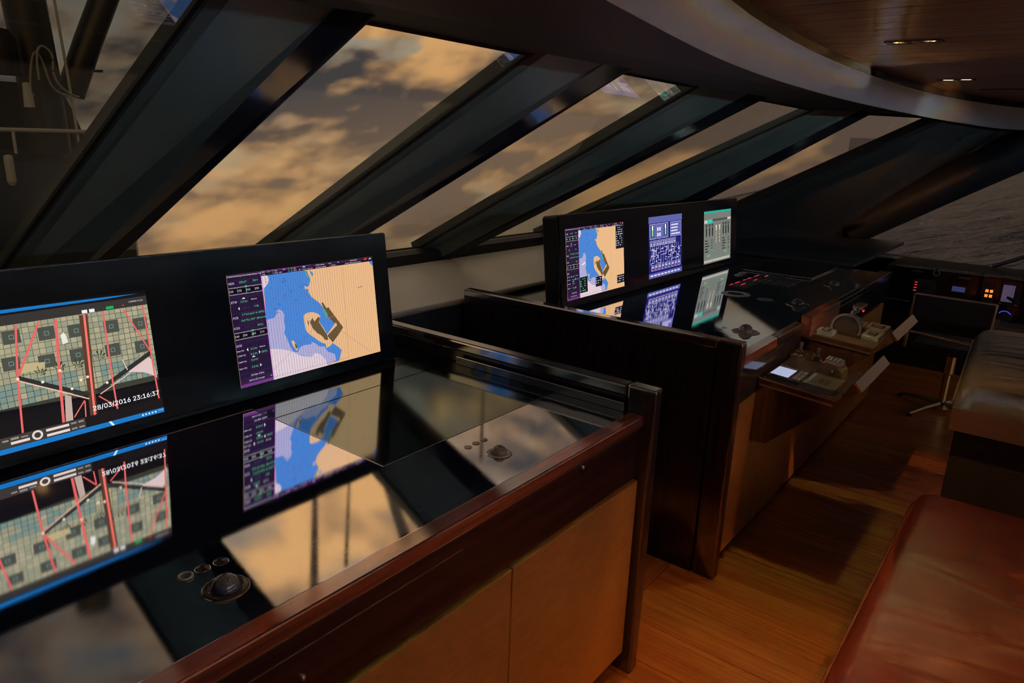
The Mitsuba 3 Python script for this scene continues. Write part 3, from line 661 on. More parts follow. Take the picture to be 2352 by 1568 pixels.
for pts, w in (([(232, 279), (216, 161), (205, 36)], 4.4), ([(277, 279), (219, 167)], 4.6), ([(311, 279), (298, 150), (288, 36)], 6), ([(413, 279), (408, 112), (408, 36)], 4), ([(459, 279), (508, 161)], 3.4), ([(506, 281), (508, 161), (510, 36)], 3.8), ([(340, 78), (312, 44)], 3), ([(372, 80), (410, 42)], 3), ([(340, 76), (336, 36)], 3), ([(60, 279), (70, 36)], 4), ([(140, 279), (120, 160)], 4)): cc.line('red_stays', RED, pts, w, 7)
cc.line('lit_stay', lin(255, 120, 104), [(371, 279), (356, 36)], 5, 8)
cc.line('spreader', lin(48, 48, 48), [(216, 162), (352, 88)], 10, 6); cc.line('spreader', lin(48, 48, 48), [(371, 92), (509, 160)], 11, 6)
cc.line('spreader_edge', lin(236, 190, 166), [(216, 156), (350, 79)], 3, 7); cc.line('spreader_edge', lin(236, 190, 166), [(376, 84), (440, 114), (502, 148)], 2.4, 7)
cc.line('spreader_edge', lin(236, 190, 166), [(446, 128), (438, 156)], 2.6, 7)
for x, yv in ((262, 142), (318, 112), (340, 128), (355, 132), (395, 108), (300, 160), (216, 160)): cc.poly('lamps', lin(250, 226, 190), [(x + 3.4 * math.cos(a), yv + 3.4 * math.sin(a)) for a in np.arange(8) * .785], 8)
cc.poly('person', lin(236, 232, 222), [(316, 218), (328, 222), (326, 238), (322, 246), (315, 240)], 5)
cc.rect('window_bar', lin(56, 52, 50), 0, 281, 518, 303, 4); cc.rect('window_bar_dark', lin(20, 20, 24), 0, 303, 518, 309, 4); cc.poly('task_bar', lin(24, 120, 196), [(0, 318), (0, 308), (420, 308), (500, 311), (430, 313)], 6)
cc.rect('lamp_green', lin(34, 170, 96), 421, 283, 438, 290, 6); cc.rect('lamp_red', lin(214, 40, 44), 458, 286, 463, 289, 6)
cc.text('lettering', lin(240, 240, 240), '28/03/2016 23:16:37', 353, 48, 11, 9, bold=True); cc.text('lettering', lin(240, 240, 240), 'CAMERA 10.16', 474, 292, 3.4, 9); cc.rect('lettering', lin(240, 240, 240), 367, 282, 379, 290, 9); cc.rect('lettering', lin(240, 240, 240), 383, 282, 395, 290, 9)
cc.rect('bottom_band', lin(26, 22, 24), 0, 12, 518, 38, 8); cc.poly('task_bar', lin(24, 120, 196), [(0, 12), (518, 12), (518, 0), (0, 0)], 9); cc.poly('glint', lin(210, 236, 250), [(383, 12), (389, 12), (396, 0), (390, 0)], 10)
cc.rect('controls', lin(62, 58, 54), 60, 13, 333, 37, 10)
for x0, x1, y0, y1 in ((250, 298, 27, 33), (250, 298, 15, 21), (179, 216, 18, 24), (302, 314, 29, 33), (318, 330, 29, 33), (302, 314, 16, 20), (318, 330, 16, 20), (164, 176, 27, 31), (180, 196, 28, 33), (200, 214, 28, 31)): cc.rect('control_bars', lin(232, 214, 206) if x1 - x0 > 30 else lin(150, 142, 136), x0, y0, x1, y1, 12)
ring = Point(232, 25).buffer(11).difference(Point(232, 25).buffer(6.5)); v, f = trimesh.creation.triangulate_polygon(ring, engine='earcut'); cc.add('control_bars', lin(232, 214, 206), (np.asarray(v)[:, :2], np.asarray(f)), 12)
for x in (462, 470, 478, 486, 494): cc.rect('lettering', lin(240, 240, 240), x, 4, x + 4, 8, 12)
cc.text('lettering', lin(240, 240, 240), '23:16', 503, 6.5, 3.2, 12)
cc.done()

b2 = bank(2.627, 4.750, 'long black monitor housing on the far helm desk, three screens lit')
chart(b2, 2.672, 528, 330, 'lit sea chart with dark info boxes', True)
sb = Screen(b2, 3.472, 415, 336, lin(30, 28, 110), 'lit blue circuit page')
g = random.Random(11)
WL = lin(226, 222, 250); MID = lin(120, 124, 200); DK = lin(40, 36, 90)
sb.rect('panel', lin(96, 100, 170), 0, 300, 415, 336, 1); sb.rect('panel', lin(96, 100, 170), 0, 0, 415, 26, 1)
for x0, x1 in ((10, 86), (94, 150), (158, 236), (262, 404)):
    sb.rect('panel', lin(96, 100, 170), x0, 214, x1, 296, 1); sb.frame('lines', WL, x0, 214, x1, 296, 2, 3)
for x in (30, 186): sb.rect('gauge', DK, x, 226, x + 30, 290, 3); sb.rect('gauge_level', lin(120, 230, 140), x + 7, 230, x + 23, 262 + g.uniform(-8, 14), 5); sb.rect('gauge_top', lin(244, 250, 220), x + 7, 262, x + 23, 288, 4)
for x in range(4): sb.rect('lines', WL, 100 + (x % 2) * 24, 226 + (x // 2) * 30, 118 + (x % 2) * 24, 246 + (x // 2) * 30, 4)
for j in range(4): sb.rect('lines', WL, 272, 224 + j * 17, 272 + g.uniform(50, 120), 232 + j * 17, 4)
for i in range(9):
    x = 14 + i * 36
    sb.frame('lines', WL, x, 176, x + 30, 206, 2.2, 3); sb.rect('breakers', lin(190, 190, 236), x + 6, 181, x + 24, 190, 4); sb.rect('breakers', lin(190, 190, 236), x + 6, 194, x + 24, 199, 4)
    sb.frame('lines', WL, 28 + i * 41, 40, 60 + i * 41, 72, 2.2, 3); sb.rect('breakers', lin(190, 190, 236), 34 + i * 41, 54, 54 + i * 41, 66, 4); sb.rect('breakers_red', lin(210, 110, 150), 34 + i * 41, 44, 44 + i * 41, 51, 4)
    sb.rect('lines', WL, 18 + i * 42, 10, 48 + i * 42, 18, 4)
for i in range(15):
    x, yv = 20 + i * 24.5, 176.; pts = [(x, yv)]
    for q in range(3):
        yv -= g.uniform(14, 42); pts.append((x, max(yv, 78))); x = min(max(x + g.choice((-1, 1)) * g.uniform(16, 46), 14), 400); pts.append((x, max(yv, 78)))
    pts.append((x, 74)); sb.line('lines', WL, pts, 2.6, 3)
sb.line('lines', WL, [(404, 214), (404, 150), (370, 150), (370, 100), (392, 92), (392, 40)], 2.6, 3)
for i in range(12):
    a, b = g.uniform(40, 380), g.uniform(84, 160); sb.rect('breakers', lin(226, 226, 250), a, b, a + 8, b + 10, 6)
el = LineString([(208 + 180 * math.cos(a), 118 + 42 * math.sin(a)) for a in np.linspace(0, 2 * math.pi, 60)]).buffer(.6); v, f = trimesh.creation.triangulate_polygon(el, engine='earcut'); sb.add('lines_dim', MID, (np.asarray(v)[:, :2], np.asarray(f)), 2)
sb.done()
sg = Screen(b2, 4.203, 438, 328, lin(120, 124, 116), 'lit grey panel of sliders')
sg.rect('header', lin(40, 170, 150), 0, 314, 438, 328, 2); sg.rect('tabs_dark', lin(74, 80, 84), 0, 262, 372, 276, 2); sg.rect('tab', lin(56, 196, 176), 62, 252, 132, 276, 3); sg.rect('tab_pale', lin(196, 200, 190), 4, 254, 56, 274, 3); sg.rect('tab_pale', lin(196, 200, 190), 376, 262, 434, 276, 3)
DKG = lin(26, 30, 34)
for x, top in ((38, 226), (86, 226), (132, 226), (308, 226), (352, 226), (394, 226)):
    sg.rect('sliders', DKG, x - 8, 172, x + 8, top, 3); sg.rect('sliders', DKG, x - 16, 232, x + 14, 237, 3); sg.rect('sliders', DKG, x - 16, 241, x + 14, 246, 3); sg.line('sliders', DKG, [(x, 172), (x, 160)], 2, 3)
for x in (192, 246):
    sg.poly('markers', lin(246, 214, 190), [(x - 9, 236), (x + 9, 236), (x + 6, 206), (x, 196), (x - 6, 206)], 4); sg.line('markers', lin(246, 214, 190), [(x, 196), (x, 120)], 3, 4)
    for j in range(3): sg.rect('markers', lin(246, 214, 190), x - 6, 130 + j * 22, x + 6, 134 + j * 22, 5)
for x0 in (16, 290):
    for j in range(5): sg.rect('sliders', DKG, x0, 142 - j * 17, x0 + 40 + 12 * ((j * 7) % 3), 148 - j * 17, 3); sg.rect('sliders', DKG, x0 + 100, 142 - j * 17, x0 + 116, 148 - j * 17, 3)
sg.rect('lamp_green', lin(50, 180, 90), 110, 74, 142, 84, 4); sg.rect('lamp_green', lin(50, 180, 90), 376, 84, 408, 94, 4)
sg.text('pale_lettering', lin(226, 214, 200), 'AUTO', 50, 44, 11, 4); sg.text('pale_lettering', lin(226, 214, 200), 'AUTO', 326, 50, 11, 4); sg.line('header', lin(40, 170, 150), [(0, 34), (438, 34)], 2, 3)
for i in range(16): sg.rect('pale_lettering', lin(226, 214, 200), 8 + i * 26, 8, 24 + i * 26, 22, 4)
sg.done()

# ------------------------------------------------------------------ trackballs and small controls let into the desks
def ball_unit(x, y, z, r, rb, buttons, lab, ring=FRIT, brad=.010, bmat=FRIT, rim=CHROME, group=None):
    k = thing('trackball', lab, 'trackball', group)
    put('bezel', lathe([(rb * 1.02, .0004), (rb * 1.25, .0022), (r * .80, .0032), (r * .96, .0024), (r, .0004), (rb * 1.02, .0004)], (x, y, z), 40), ring, k, smooth=40)
    put('rim', lathe([(r, .0003), (r * 1.035, .0018), (r * 1.07, .0003), (r, .0003)], (x, y, z), 40), rim, k, smooth=40)
    b = lathe([(rb * math.cos(t), rb * (.12 + math.sin(t))) for t in np.linspace(-.11, math.pi / 2, 14)] + [(0, .0003), (rb, .0003)], (x, y, z), 28); put('ball', b, BALL, k, smooth=40)
    for dx, dy in buttons:
        bt = lathe([(0, .0032), (brad * .7, .003), (brad, .0016), (brad * 1.02, 0), (0, 0)], (x + dx, y + dy, z), 20); put('button', bt, bmat, k, smooth=40)
        put('button_ring', lathe([(brad * 1.05, 0), (brad * 1.15, .0016), (brad * 1.3, .0004), (brad * 1.05, 0)], (x + dx, y + dy, z), 20), rim, k, smooth=40)
    return k


ball_unit(-.988, .522, .8682, .036, .0225, [(-.080, .003), (-.076, .035)], 'large dark trackball with two black buttons in the near part of the chart desk', brad=.0105)
ball_unit(-.985, 1.242, .8682, .030, .019, [(-.080, -.025), (-.081, .006), (-.081, .036)], 'trackball with three chrome ringed buttons near the end panel of the chart desk', ring=STEEL, brad=.008, bmat=STEEL)
tor = trimesh.creation.torus(.011, .0022, 28, 10); tor.apply_translation((-1.066, .494, .8706))
put('metal_loop', tor, STEEL, label='small metal ring lying on the black desk beside the near trackball', cat='ring', smooth=True)

# ------------------------------------------------------------------ dash shelf under the windscreen
k = thing('dash_shelf', 'pale grey leather covered shelf between the helm monitors and the windscreen', 'shelf')
put('top', rbox(-2.968, -2.14, -1.35, 4.24, .872, .900, .010), SHELF, k, smooth=40)
put('corner_top', prism([(-2.968, 4.24), (-2.14, 4.24), (-2.14, 5.12), (-1.075, 5.12), (-1.075, 6.88), (-1.70, 6.88), (-2.36, 5.22)], 'z', .874, .8995), DASH, k)
put('front_riser', box(-2.175, -2.155, -1.35, 5.1, .60, .874), SATIN, k)

# ------------------------------------------------------------------ helm console
XH = -.850
k = thing('helm_cabinet', 'far cabinet with brown oak doors and an open black apron above them', 'cabinet')
put('carcass', box(-1.98, XH - .022, 2.424, 5.1, .09, .66), SATIN, k)
put('toe_kick', box(-1.9, XH - .05, 2.424, 5.1, 0, .09), MATT, k)
for y0, y1 in ((2.426, 2.872), (2.876, 3.30), (3.304, 3.75), (3.754, 4.20), (4.204, 4.65), (4.654, 5.10)):
    put('door', rbox(XH - .020, XH, y0, y1, .03, .672, .0025), OAK, k)
put('apron', rbox(XH - .03, XH - .001, 2.424, 5.1, .684, .834, .003), BLACK, k)
put('cabinet_back', box(-2.0, -1.98, 2.424, 5.1, 0, .835), MATT, k)
put('inner_top', box(-1.98, XH - .032, 2.424, 5.1, .80, .833), MATT, k)

k = thing('helm_worktop', 'polished black helm desk top with trackballs and switch rows beyond the farther end panel', 'desk top')
put('black_panel', prism(sbox(-1.672, 2.425, -.8835, 5.1), 'z', .845, .868), DESK, k)
put('back_panel', box(-2.13, -1.676, 2.425, 5.1, .842, .8675), BLACK, k)
put('front_trim', prism([(-.8825, 2.425), (-.840, 2.425), (-.840, 2.868), (-.8825, 2.905)], 'z', .835, .8705), TRIM, k)
put('front_rail', rbox(-.8825, -.846, 2.906, 3.248, .835, .866, .003), BLACK, k)
put('front_rail', rbox(-.8825, -.852, 3.742, 4.44, .835, .866, .003), BLACK, k)
put('rail_edge', cat(*[tube([(x, a, z), (x, (a + b) / 2, z), (x, b, z)], .0016, 6) for a, b in ((2.91, 3.245), (3.745, 4.44)) for x, z in ((-.847, .866), (-.878, .8675))]), STEEL, k)
put('raised_trim', rbox(-.862, -.815, 3.25, 3.74, .80, .900, .004), add_mat('m_mahogany_block', principled(wood((.05, .018, .012), (.15, .055, .032), 'y', 60, .05, 7, .8), .22, .5, coat=.6)), k)
put('raised_trim_edge', tube([(-.8145, 3.255, .899), (-.8145, 3.5, .899), (-.8145, 3.735, .899)], .0016, 6), STEEL, k)
put('end_block', rbox(-.905, -.838, 4.445, 5.1, .835, .882, .004), CAP, k)

k = thing('raised_hatch', 'flat raised square of black glass at the far end of the helm desk', 'hatch')
put('glass', rbox(-1.58, -1.152, 4.43, 5.08, .8684, .876, .002), BLACK, k)
put('bright_edge', tube([(-1.575, 4.431, .876), (-1.154, 4.431, .876), (-1.153, 4.7, .876), (-1.153, 5.075, .876)], .0013, 6), STEEL, k)

def helm_ball(x, y, lab, ring=CASE2):
    k = ball_unit(x, y, .8682, .055, .030, [], lab, ring=ring)
    for i in range(3): put('button_ring', lathe([(.009, 0), (.0098, .001), (.0108, .0002), (.009, 0)], (x - .095, y - .08 + .042 * i, .8682), 20), RUBBER, k)
helm_ball(-.980, 2.881, 'trackball with a flat grey ring at the near corner of the helm desk')
helm_ball(-.987, 3.620, 'trackball with a dark ring in the middle of the helm desk', RUBBER)
helm_ball(-.998, 4.335, 'trackball farthest along the helm desk beside the raised hatch', RUBBER)
k = thing('cup_ring', 'large flat silver ring round a black recess on the helm desk', 'ring')
put('ring', lathe([(.042, .0), (.044, .003), (.074, .0024), (.076, 0), (.042, 0)], (-1.317, 3.646, .8682), 48), STEEL, k, smooth=40)
put('recess', lathe([(0, .0012), (.042, .0012), (.042, 0), (0, 0)], (-1.317, 3.646, .8682), 32), MATT, k)
k = thing('flat_dial', 'flat dark dial between the silver ring and the middle trackball', 'dial')
put('disc', lathe([(0, .0022), (.040, .002), (.044, .0012), (.045, 0), (0, 0)], (-1.15, 3.621, .8682), 40), CASE, k, smooth=40)
put('marks', cat(*[box(-1.15 + .028 * math.cos(a) - .003, -1.15 + .028 * math.cos(a) + .003, 3.621 + .028 * math.sin(a) - .0018, 3.621 + .028 * math.sin(a) + .0018, .8704, .8709) for a in np.arange(10) * .628]), GREYKEY, k)
for j, (x0, x1, y0, y1, lab) in enumerate(((-1.44, -1.34, 3.84, 4.03, 'near'), (-1.44, -1.30, 4.05, 4.21, 'middle'), (-1.44, -1.30, 4.23, 4.41, 'far'), (-1.29, -1.17, 4.06, 4.34, 'front'))):
    k = thing('switch_panel', {'near': 'low panel of tiny black switches with red lights, nearest to the silver ring', 'middle': 'middle one of the low switch panels with red lights on the helm desk', 'far': 'low switch panel with red lights next to the raised hatch', 'front': 'switch panel without lights between the red lit panels and the front rail'}[lab], 'switch panel')
    put('plate', rbox(x0, x1, y0, y1, .8683, .872, .0015), RUBBER, k)
    nx, ny = (4, 6)
    for a in range(nx):
        for b in range(ny):
            xx, yy = x0 + .022 + (x1 - x0 - .034) * a / (nx - 1), y0 + .016 + (y1 - y0 - .032) * b / (ny - 1)
            put('switch', box(xx - .004, xx + .004, yy - .005, yy + .005, .872, .8765), CASE2, k)
    if lab != 'front':
        for a, b in ((.08, .34), (.5, .86)) if lab != 'far' else ((.1, .5),):
            put('red_lamp', box(x0 + .004, x0 + .010, y0 + (y1 - y0) * a, y0 + (y1 - y0) * b, .872, .8732), SCREEN, k, emit=lin(255, 60, 70), weight=.02)
        put('red_lamp', box(x0 + .055, x0 + .060, y0 + (y1 - y0) * .3, y0 + (y1 - y0) * .6, .872, .8768), SCREEN, k, emit=lin(230, 50, 60), weight=.02)
k = thing('desk_latch', 'small silver latch plate on the helm desk beside the last monitor', 'latch')
put('plate', cat(rbox(-1.545, -1.515, 4.21, 4.34, .8684, .874, .002), rbox(-1.537, -1.523, 4.25, 4.30, .874, .881, .002)), STEEL, k)

# ------------------------------------------------------------------ two instrument drawers standing open under the helm desk
TN = np.array([.02, 0, .28]) / np.linalg.norm([.02, 0, .28]); TX = np.array([.28, 0, -.02]) / np.linalg.norm([.28, 0, -.02])
HELM_CAB = 'helm_cabinet'
def drawer(dy, dz, lab):
    k = free('helm_cabinet__drawer'); labels[k] = {'label': lab}
    y0, y1 = 2.725 + dy, 3.165 + dy
    sec = [(-.848, .742), (-.848, .47), (-.79, .47), (-.476, .768), (-.503, .796), (-.548, .712), (-.838, .735)]
    sec = [(x, z + dz) for x, z in sec]
    for a, b in ((y0 - .014, y0 - .002), (y1 + .002, y1 + .014)): put('end_plate', prism(sec, 'y', a, b), WENGE, k)
    put('underside', prism([(-.80, .478 + dz), (-.79, .470 + dz), (-.478, .764 + dz), (-.488, .772 + dz)], 'y', y0, y1), WENGE_X, k)
    put('front_lip', prism([(-.503, .796 + dz), (-.476, .766 + dz), (-.468, .772 + dz), (-.496, .803 + dz)], 'y', y0 - .02, y1 + .02), add_mat('m_lip', {'type': 'twosided', 'bsdf': {'type': 'roughconductor', 'material': 'none', 'alpha': .06, 'specular_reflectance': V3((.62, .58, .56))}}) if 'm_lip' not in scene else 'm_lip', k)
    put('tray', prism([(-.838, .725 + dz), (-.838, .735 + dz), (-.556, .715 + dz), (-.556, .705 + dz)], 'y', y0, y1), CASE, k)
    put('tray_edge', prism([(-.838, .710 + dz), (-.838, .716 + dz), (-.562, .697 + dz), (-.562, .690 + dz)], 'y', y0 - .019, y0 - .0145), add_mat('m_edge_brass', mirror((.40, .26, .18), .3)) if 'm_edge_brass' not in scene else 'm_edge_brass', k)
    for yy in (y0 + .08, y1 - .10): put('clip', rbox(-.556, -.540, yy, yy + .03, .708 + dz, .722 + dz, .002), RUBBER, k)
    return k, y0


def tp(a, b, h=0., dy=0., dz=0.):
    """A point on a drawer's tray: a from the inner edge towards the walkway, b along the ship from its near end, h above it."""
    return np.array([-.838, 2.725 + dy, .735 + dz]) + TX * a + np.array([0, b, 0]) + TN * h


def slab(a0, a1, b0, b1, h0, h1, dy=0., dz=0., bev=.003):
    c = [tp(a, b, h0, dy, dz) for a, b in ((a0, b0), (a1, b0), (a1, b1), (a0, b1))]
    d = [tp(a, b, h1 - bev, dy, dz) for a, b in ((a0, b0), (a1, b0), (a1, b1), (a0, b1))]
    e = [tp(a, b, h1, dy, dz) for a, b in ((a0 + bev, b0 + bev), (a1 - bev, b0 + bev), (a1 - bev, b1 - bev), (a0 + bev, b1 - bev))]
    return loft([c, d, e])


drawer(0, 0, 'nearer open drawer of instruments with a joystick keypad under the helm desk')
drawer(.575, .08, 'farther open drawer with pale control boxes, beneath the raised mahogany trim')

k = thing('control_keypad', 'black instrument keypad with a pale lit display in the nearer drawer', 'keypad')
put('body', slab(.006, .135, .028, .36, .0, .016), CASE, k)
put('display', slab(.014, .085, .045, .165, .016, .0166, bev=.0002), SCREEN, k, emit=lin(168, 178, 208), weight=.2)
for a in range(2):
    for b in range(5): put('key', slab(.098 + .017 * a, .111 + .017 * a, .050 + .026 * b, .068 + .026 * b, .016, .019, bev=.001), GREYKEY, k)
for b in range(5): put('key', slab(.016 + .014 * b, .026 + .014 * b, .175, .183, .016, .018, bev=.001), GREYKEY, k)
k = thing('course_dial', 'low round dial with a patterned top between the keypad display and the joysticks', 'dial')
put('body', lathe([(0, .020), (.026, .020), (.030, .017), (.032, .004), (.033, 0), (0, 0)], tp(.036, .325, .016), 36, TN), RUBBER, k, smooth=40)
for i in range(6):
    a = i * math.pi / 3; c = tp(.036 + .016 * math.cos(a), .325 + .016 * math.sin(a), .0362)
    put('mark', lathe([(0, .0006), (.0055, .0004), (.0055, 0), (0, 0)], c, 12, TN), GREYKEY, k)
def joystick(a, b, lab):
    k = thing('joystick', lab, 'joystick')
    prof = [(0, .0)] + [(.024 - .0028 * i + (.002 if i % 2 else -.002), .004 * i) for i in range(6)] + [(.008, .026), (0, .026)]
    put('bellows', lathe(prof[::-1], tp(a, b, .016), 28, TN), RUBBER, k)
    put('stick', lathe([(0, .058), (.007, .057), (.0095, .050), (.008, .036), (.0065, .02), (0, .02)], tp(a, b, .016), 20, TN), CASE, k, smooth=40)
joystick(.018, .415, 'black joystick on rubber bellows beside the apron of the helm desk')
joystick(.100, .385, 'black joystick on rubber bellows nearest to the camera shaped throttle box')
k = thing('round_knob', 'broad flat black knob between the two joysticks and the drawer end', 'knob')
put('body', lathe([(0, .024), (.026, .024), (.029, .021), (.030, 0), (0, 0)], tp(.055, .41, .012), 36, TN), RUBBER, k, smooth=40)
put('cap', lathe([(0, .0008), (.025, .0006), (.025, 0), (0, 0)], tp(.055, .41, .0362), 32, TN), CASE, k)
k = thing('rudder_display', 'grey boxed display with a row of rubber buttons at the front of the nearer drawer', 'display')
put('body', slab(.142, .268, .035, .20, .0, .022), CASE2, k)
put('lcd', slab(.168, .250, .050, .165, .022, .0226, bev=.0002), LCD, k)
for b in range(6): put('button', slab(.149, .161, .045 + .024 * b, .062 + .024 * b, .022, .0255, bev=.0012), GREYKEY, k)
put('digits', cat(*[slab(.19 + .022 * a, .206 + .022 * a, .075 + .022 * b, .088 + .022 * b, .0226, .0229, bev=.0001) for a in range(2) for b in range(3)]), RUBBER, k)
k = thing('throttle_box', 'black throttle box with a ribbed grey top standing on the nearer drawer', 'throttle')
sec = [(.0, .0), (.105, .0), (.100, .030), (.080, .050), (.030, .055), (.006, .034)]
put('body', loft([[tp(.135 + a, b, h) for a, h in sec] for b in (.245, .345)]), CASE, k)
put('head', loft([[tp(.150 + a, b, h + .05) for a, h in ((.0, .0), (.075, .0), (.068, .016), (.012, .018))] for b in (.262, .33)]), CASE2, k)
for i in range(4): put('rib', slab(.158 + .014 * i, .165 + .014 * i, .268, .324, .066, .0695, bev=.001), GREYKEY, k)
put('knob', lathe([(0, .008), (.005, .007), (.006, 0), (0, 0)], tp(.20, .242, .03), 14, (0, -1, 0)), CHROME, k)
# farther drawer
DY, DZ = .575, .08
k = thing('throttle_lever', 'black twin lever throttle with a chrome head in the farther drawer', 'throttle')
c = tp(.13, .16, .0, DY, DZ)
drum = trimesh.creation.cylinder(.052, .085, sections=40); drum.apply_transform(trimesh.geometry.align_vectors([0, 0, 1], [0, 1, 0])); drum.apply_translation(c + TN * .035); put('drum', drum, CASE, k, smooth=40)
put('base', slab(.06, .20, .10, .22, 0, .014, DY, DZ), RUBBER, k)
for yy in (-.03, .03):
    put('lever', tube([c + TN * .06 + np.array([0, yy, 0]), c + TN * .11 + TX * .01 + np.array([0, yy, 0]), c + TN * .135 + TX * .03 + np.array([0, yy, 0])], .007, 10), STEEL, k)
put('handle', rbox(*[q for p in zip((c + TN * .135 + TX * .02 - [.012, .05, .008]), (c + TN * .135 + TX * .02 + [.03, .05, .010])) for q in p], r=.004), CHROME, k)
for yy in (-.055, .055): put('grip', lathe([(0, .02), (.012, .018), (.014, .008), (.012, 0), (0, 0)], c + TN * .128 + TX * .03 + np.array([0, yy, 0]), 16, (0, math.copysign(1, yy), 0)), CHROME, k)
put('red_lamp', rbox(*[q for p in zip((c + TN * .118 + TX * .045 - [.002, .012, .004]), (c + TN * .118 + TX * .045 + [.004, .012, .004])) for q in p], r=.0015), SCREEN, k, emit=lin(255, 40, 60), weight=.02)
put('scale_ring', lathe([(.056, -.002), (.066, -.002), (.066, .002), (.056, .002), (.056, -.002)], c + TN * .035 + np.array([0, -.046, 0]), 40, (0, 1, 0)), STEEL, k)
for nm, (a0, a1, b0, b1, h), lab in (('control_box', (.175, .265, .30, .43, .018), 'pale control box with a dark ribbed centre at the outer corner of the farther drawer'), ('control_box', (.195, .27, .13, .28, .016), 'pale control box with two gold keys at the front edge of the farther drawer'), ('control_box', (.08, .165, .27, .42, .016), 'pale control box with small keys behind the throttle lever'), ('control_box', (.03, .10, .02, .09, .02), 'pale control box against the apron at the near end of the farther drawer')):
    k = thing(nm, lab, 'control box')
    put('body', slab(a0, a1, b0, b1, 0, h, DY, DZ), WHITEPL, k)
    m_ = (b0 + b1) / 2
    put('dark_plate', slab(a0 + .018, a1 - .018, m_ - .034, m_ + .034, h, h + .002, DY, DZ, .001), RUBBER, k)
    for i in range(4): put('key', slab(a0 + .024, a1 - .024, m_ - .028 + .015 * i, m_ - .020 + .015 * i, h + .002, h + .004, DY, DZ, .0008), GREYKEY, k)
    put('foot', slab(a0 - .006, a0 + .004, b0 - .008, b0 + .012, 0, .010, DY, DZ, .001), CASE, k)

# ------------------------------------------------------------------ the helm chair
k = thing('helm_chair', 'black sling chair with brass coloured posts and a star base, before the far counter', 'chair')
cy = 5.05
put('backrest', rbox(-.672, -.236, cy - .012, cy + .012, .610, .768, .010), RUBBER, k)
put('back_rail', tube([(-.676, cy, .765), (-.66, cy, .770), (-.45, cy, .768), (-.24, cy, .766), (-.232, cy, .758)], .009, 10), STEEL, k, smooth=True)
for x in (-.672, -.240):
    put('post', tube([(x, cy + .004, .77), (x - .003, cy, .62), (x - .010, cy + .02, .42)], .012, 10), BRASSY, k, smooth=True)
    put('arm', rbox(x - .022, x + .022, cy - .01, cy + .44, .585, .605, .008), RUBBER, k)
put('seat', rbox(-.655, -.255, cy + .0, cy + .44, .40, .455, .02), RUBBER, k)
put('seat_rail', tube([(-.66, cy - .006, .528), (-.5, cy - .012, .515), (-.36, cy - .012, .505), (-.25, cy - .006, .502)], .010, 10), CHROME, k, smooth=True)
put('pedestal', lathe([(0, .40), (.034, .40), (.034, .26), (.022, .25), (.022, .06), (.040, .05), (.045, .02), (0, .02)], (-.424, 5.205, 0), 24), CHROME, k, smooth=40)
for i in range(4):
    a = math.radians(-118 + 90 * i); e = np.array([math.cos(a), math.sin(a), 0])
    put('foot', tube([np.array([-.424, 5.205, .052]) + e * .03, np.array([-.424, 5.205, .040]) + e * .16, np.array([-.424, 5.205, .018]) + e * .30], [.016, .013, .010], 8), STEEL, k, smooth=True)
    put('glide', lathe([(0, .012), (.014, .010), (.015, 0), (0, 0)], np.array([-.424, 5.205, .001]) + e * .295, 14), RUBBER, k)

# ------------------------------------------------------------------ instrument counter at the far end
YN = 6.2
k = thing('instrument_counter', 'long black instrument counter across the far end beneath the side window', 'counter')
put('body', box(-1.06, .75, YN + .006, 6.86, 0, .775), MATT, k)
put('front_panel', rbox(-.995, -.432, YN - .006, YN + .010, .40, .780, .003), BLACK, k)
put('front_panel', rbox(-.410, .20, YN - .006, YN + .010, .44, .780, .003), BLACK, k)
put('top_edge', tube([(-.992, YN - .004, .789), (-.7, YN - .004, .791), (-.434, YN - .004, .793)], .0045, 8), STEEL, k)
put('top_edge', tube([(-.404, YN - .004, .790), (-.3, YN - .004, .791), (-.186, YN - .004, .793)], .0045, 8), STEEL, k)
put('leaf', rbox(-.325, .30, 5.98, 6.19, .425, .470, .018), add_mat('m_leaf', principled((.10, .085, .09), .12, .6, coat=1.)), k, smooth=40)
put('leaf_edge', tube([(-.33, 5.985, .415), (0, 5.982, .405), (.3, 5.98, .40)], .005, 8), STEEL, k)
put('base', box(-1.0, .6, YN + .0, YN + .004, 0, .40), MATT, k)
put('shelf_line', tube([(-1.13, YN - .01, .520), (-.95, YN - .01, .518), (-.855, YN - .01, .515)], .003, 6), STEEL, k)
k = thing('climate_display', 'small panel with red lit digits on the far counter, left of the orange keypad', 'display')
put('plate', rbox(-.86, -.70, YN - .012, YN - .0065, .58, .70, .002), CASE, k)
def vtext(t, x, z, h, yy):
    m = meshkit.text_mesh(t, h, .0012, True); v = m.vertices.copy(); m.vertices = np.c_[x + v[:, 0], yy - v[:, 2], z + v[:, 1]]; m.invert(); return m
put('digits', cat(vtext('7.2', -.795, .632, .024, YN - .0124), vtext('KNOT', -.815, .604, .011, YN - .0124)), SCREEN, k, emit=np.array(lin(255, 40, 64)) * 1.2, weight=.02)
put('scale_marks', cat(*[box(-.845, -.826, YN - .0136, YN - .0124, z, z + .006) for z in (.670, .650, .628, .606)]), SCREEN, k, emit=np.array(lin(255, 60, 76)), weight=.02)
k = thing('blue_readout', 'dim blue readout and two nameplates on the far counter behind the chair back', 'display')
put('plate', rbox(-.60, -.50, YN - .012, YN - .0065, .632, .686, .002), CASE, k)
put('readout', box(-.592, -.508, YN - .0132, YN - .0122, .640, .678), SCREEN, k, emit=np.array(lin(44, 52, 92)), weight=.02)
for x, z in ((-.88, .752), (-.565, .742)): put('nameplate', box(x, x + .075, YN - .0075, YN - .0062, z, z + .010), add_mat('m_nameplate', principled((.10, .10, .14), .4)) if 'm_nameplate' not in scene else 'm_nameplate', k)
k = thing('keypad_panel', 'upright keypad with four orange lit keys and a red word above them', 'keypad')
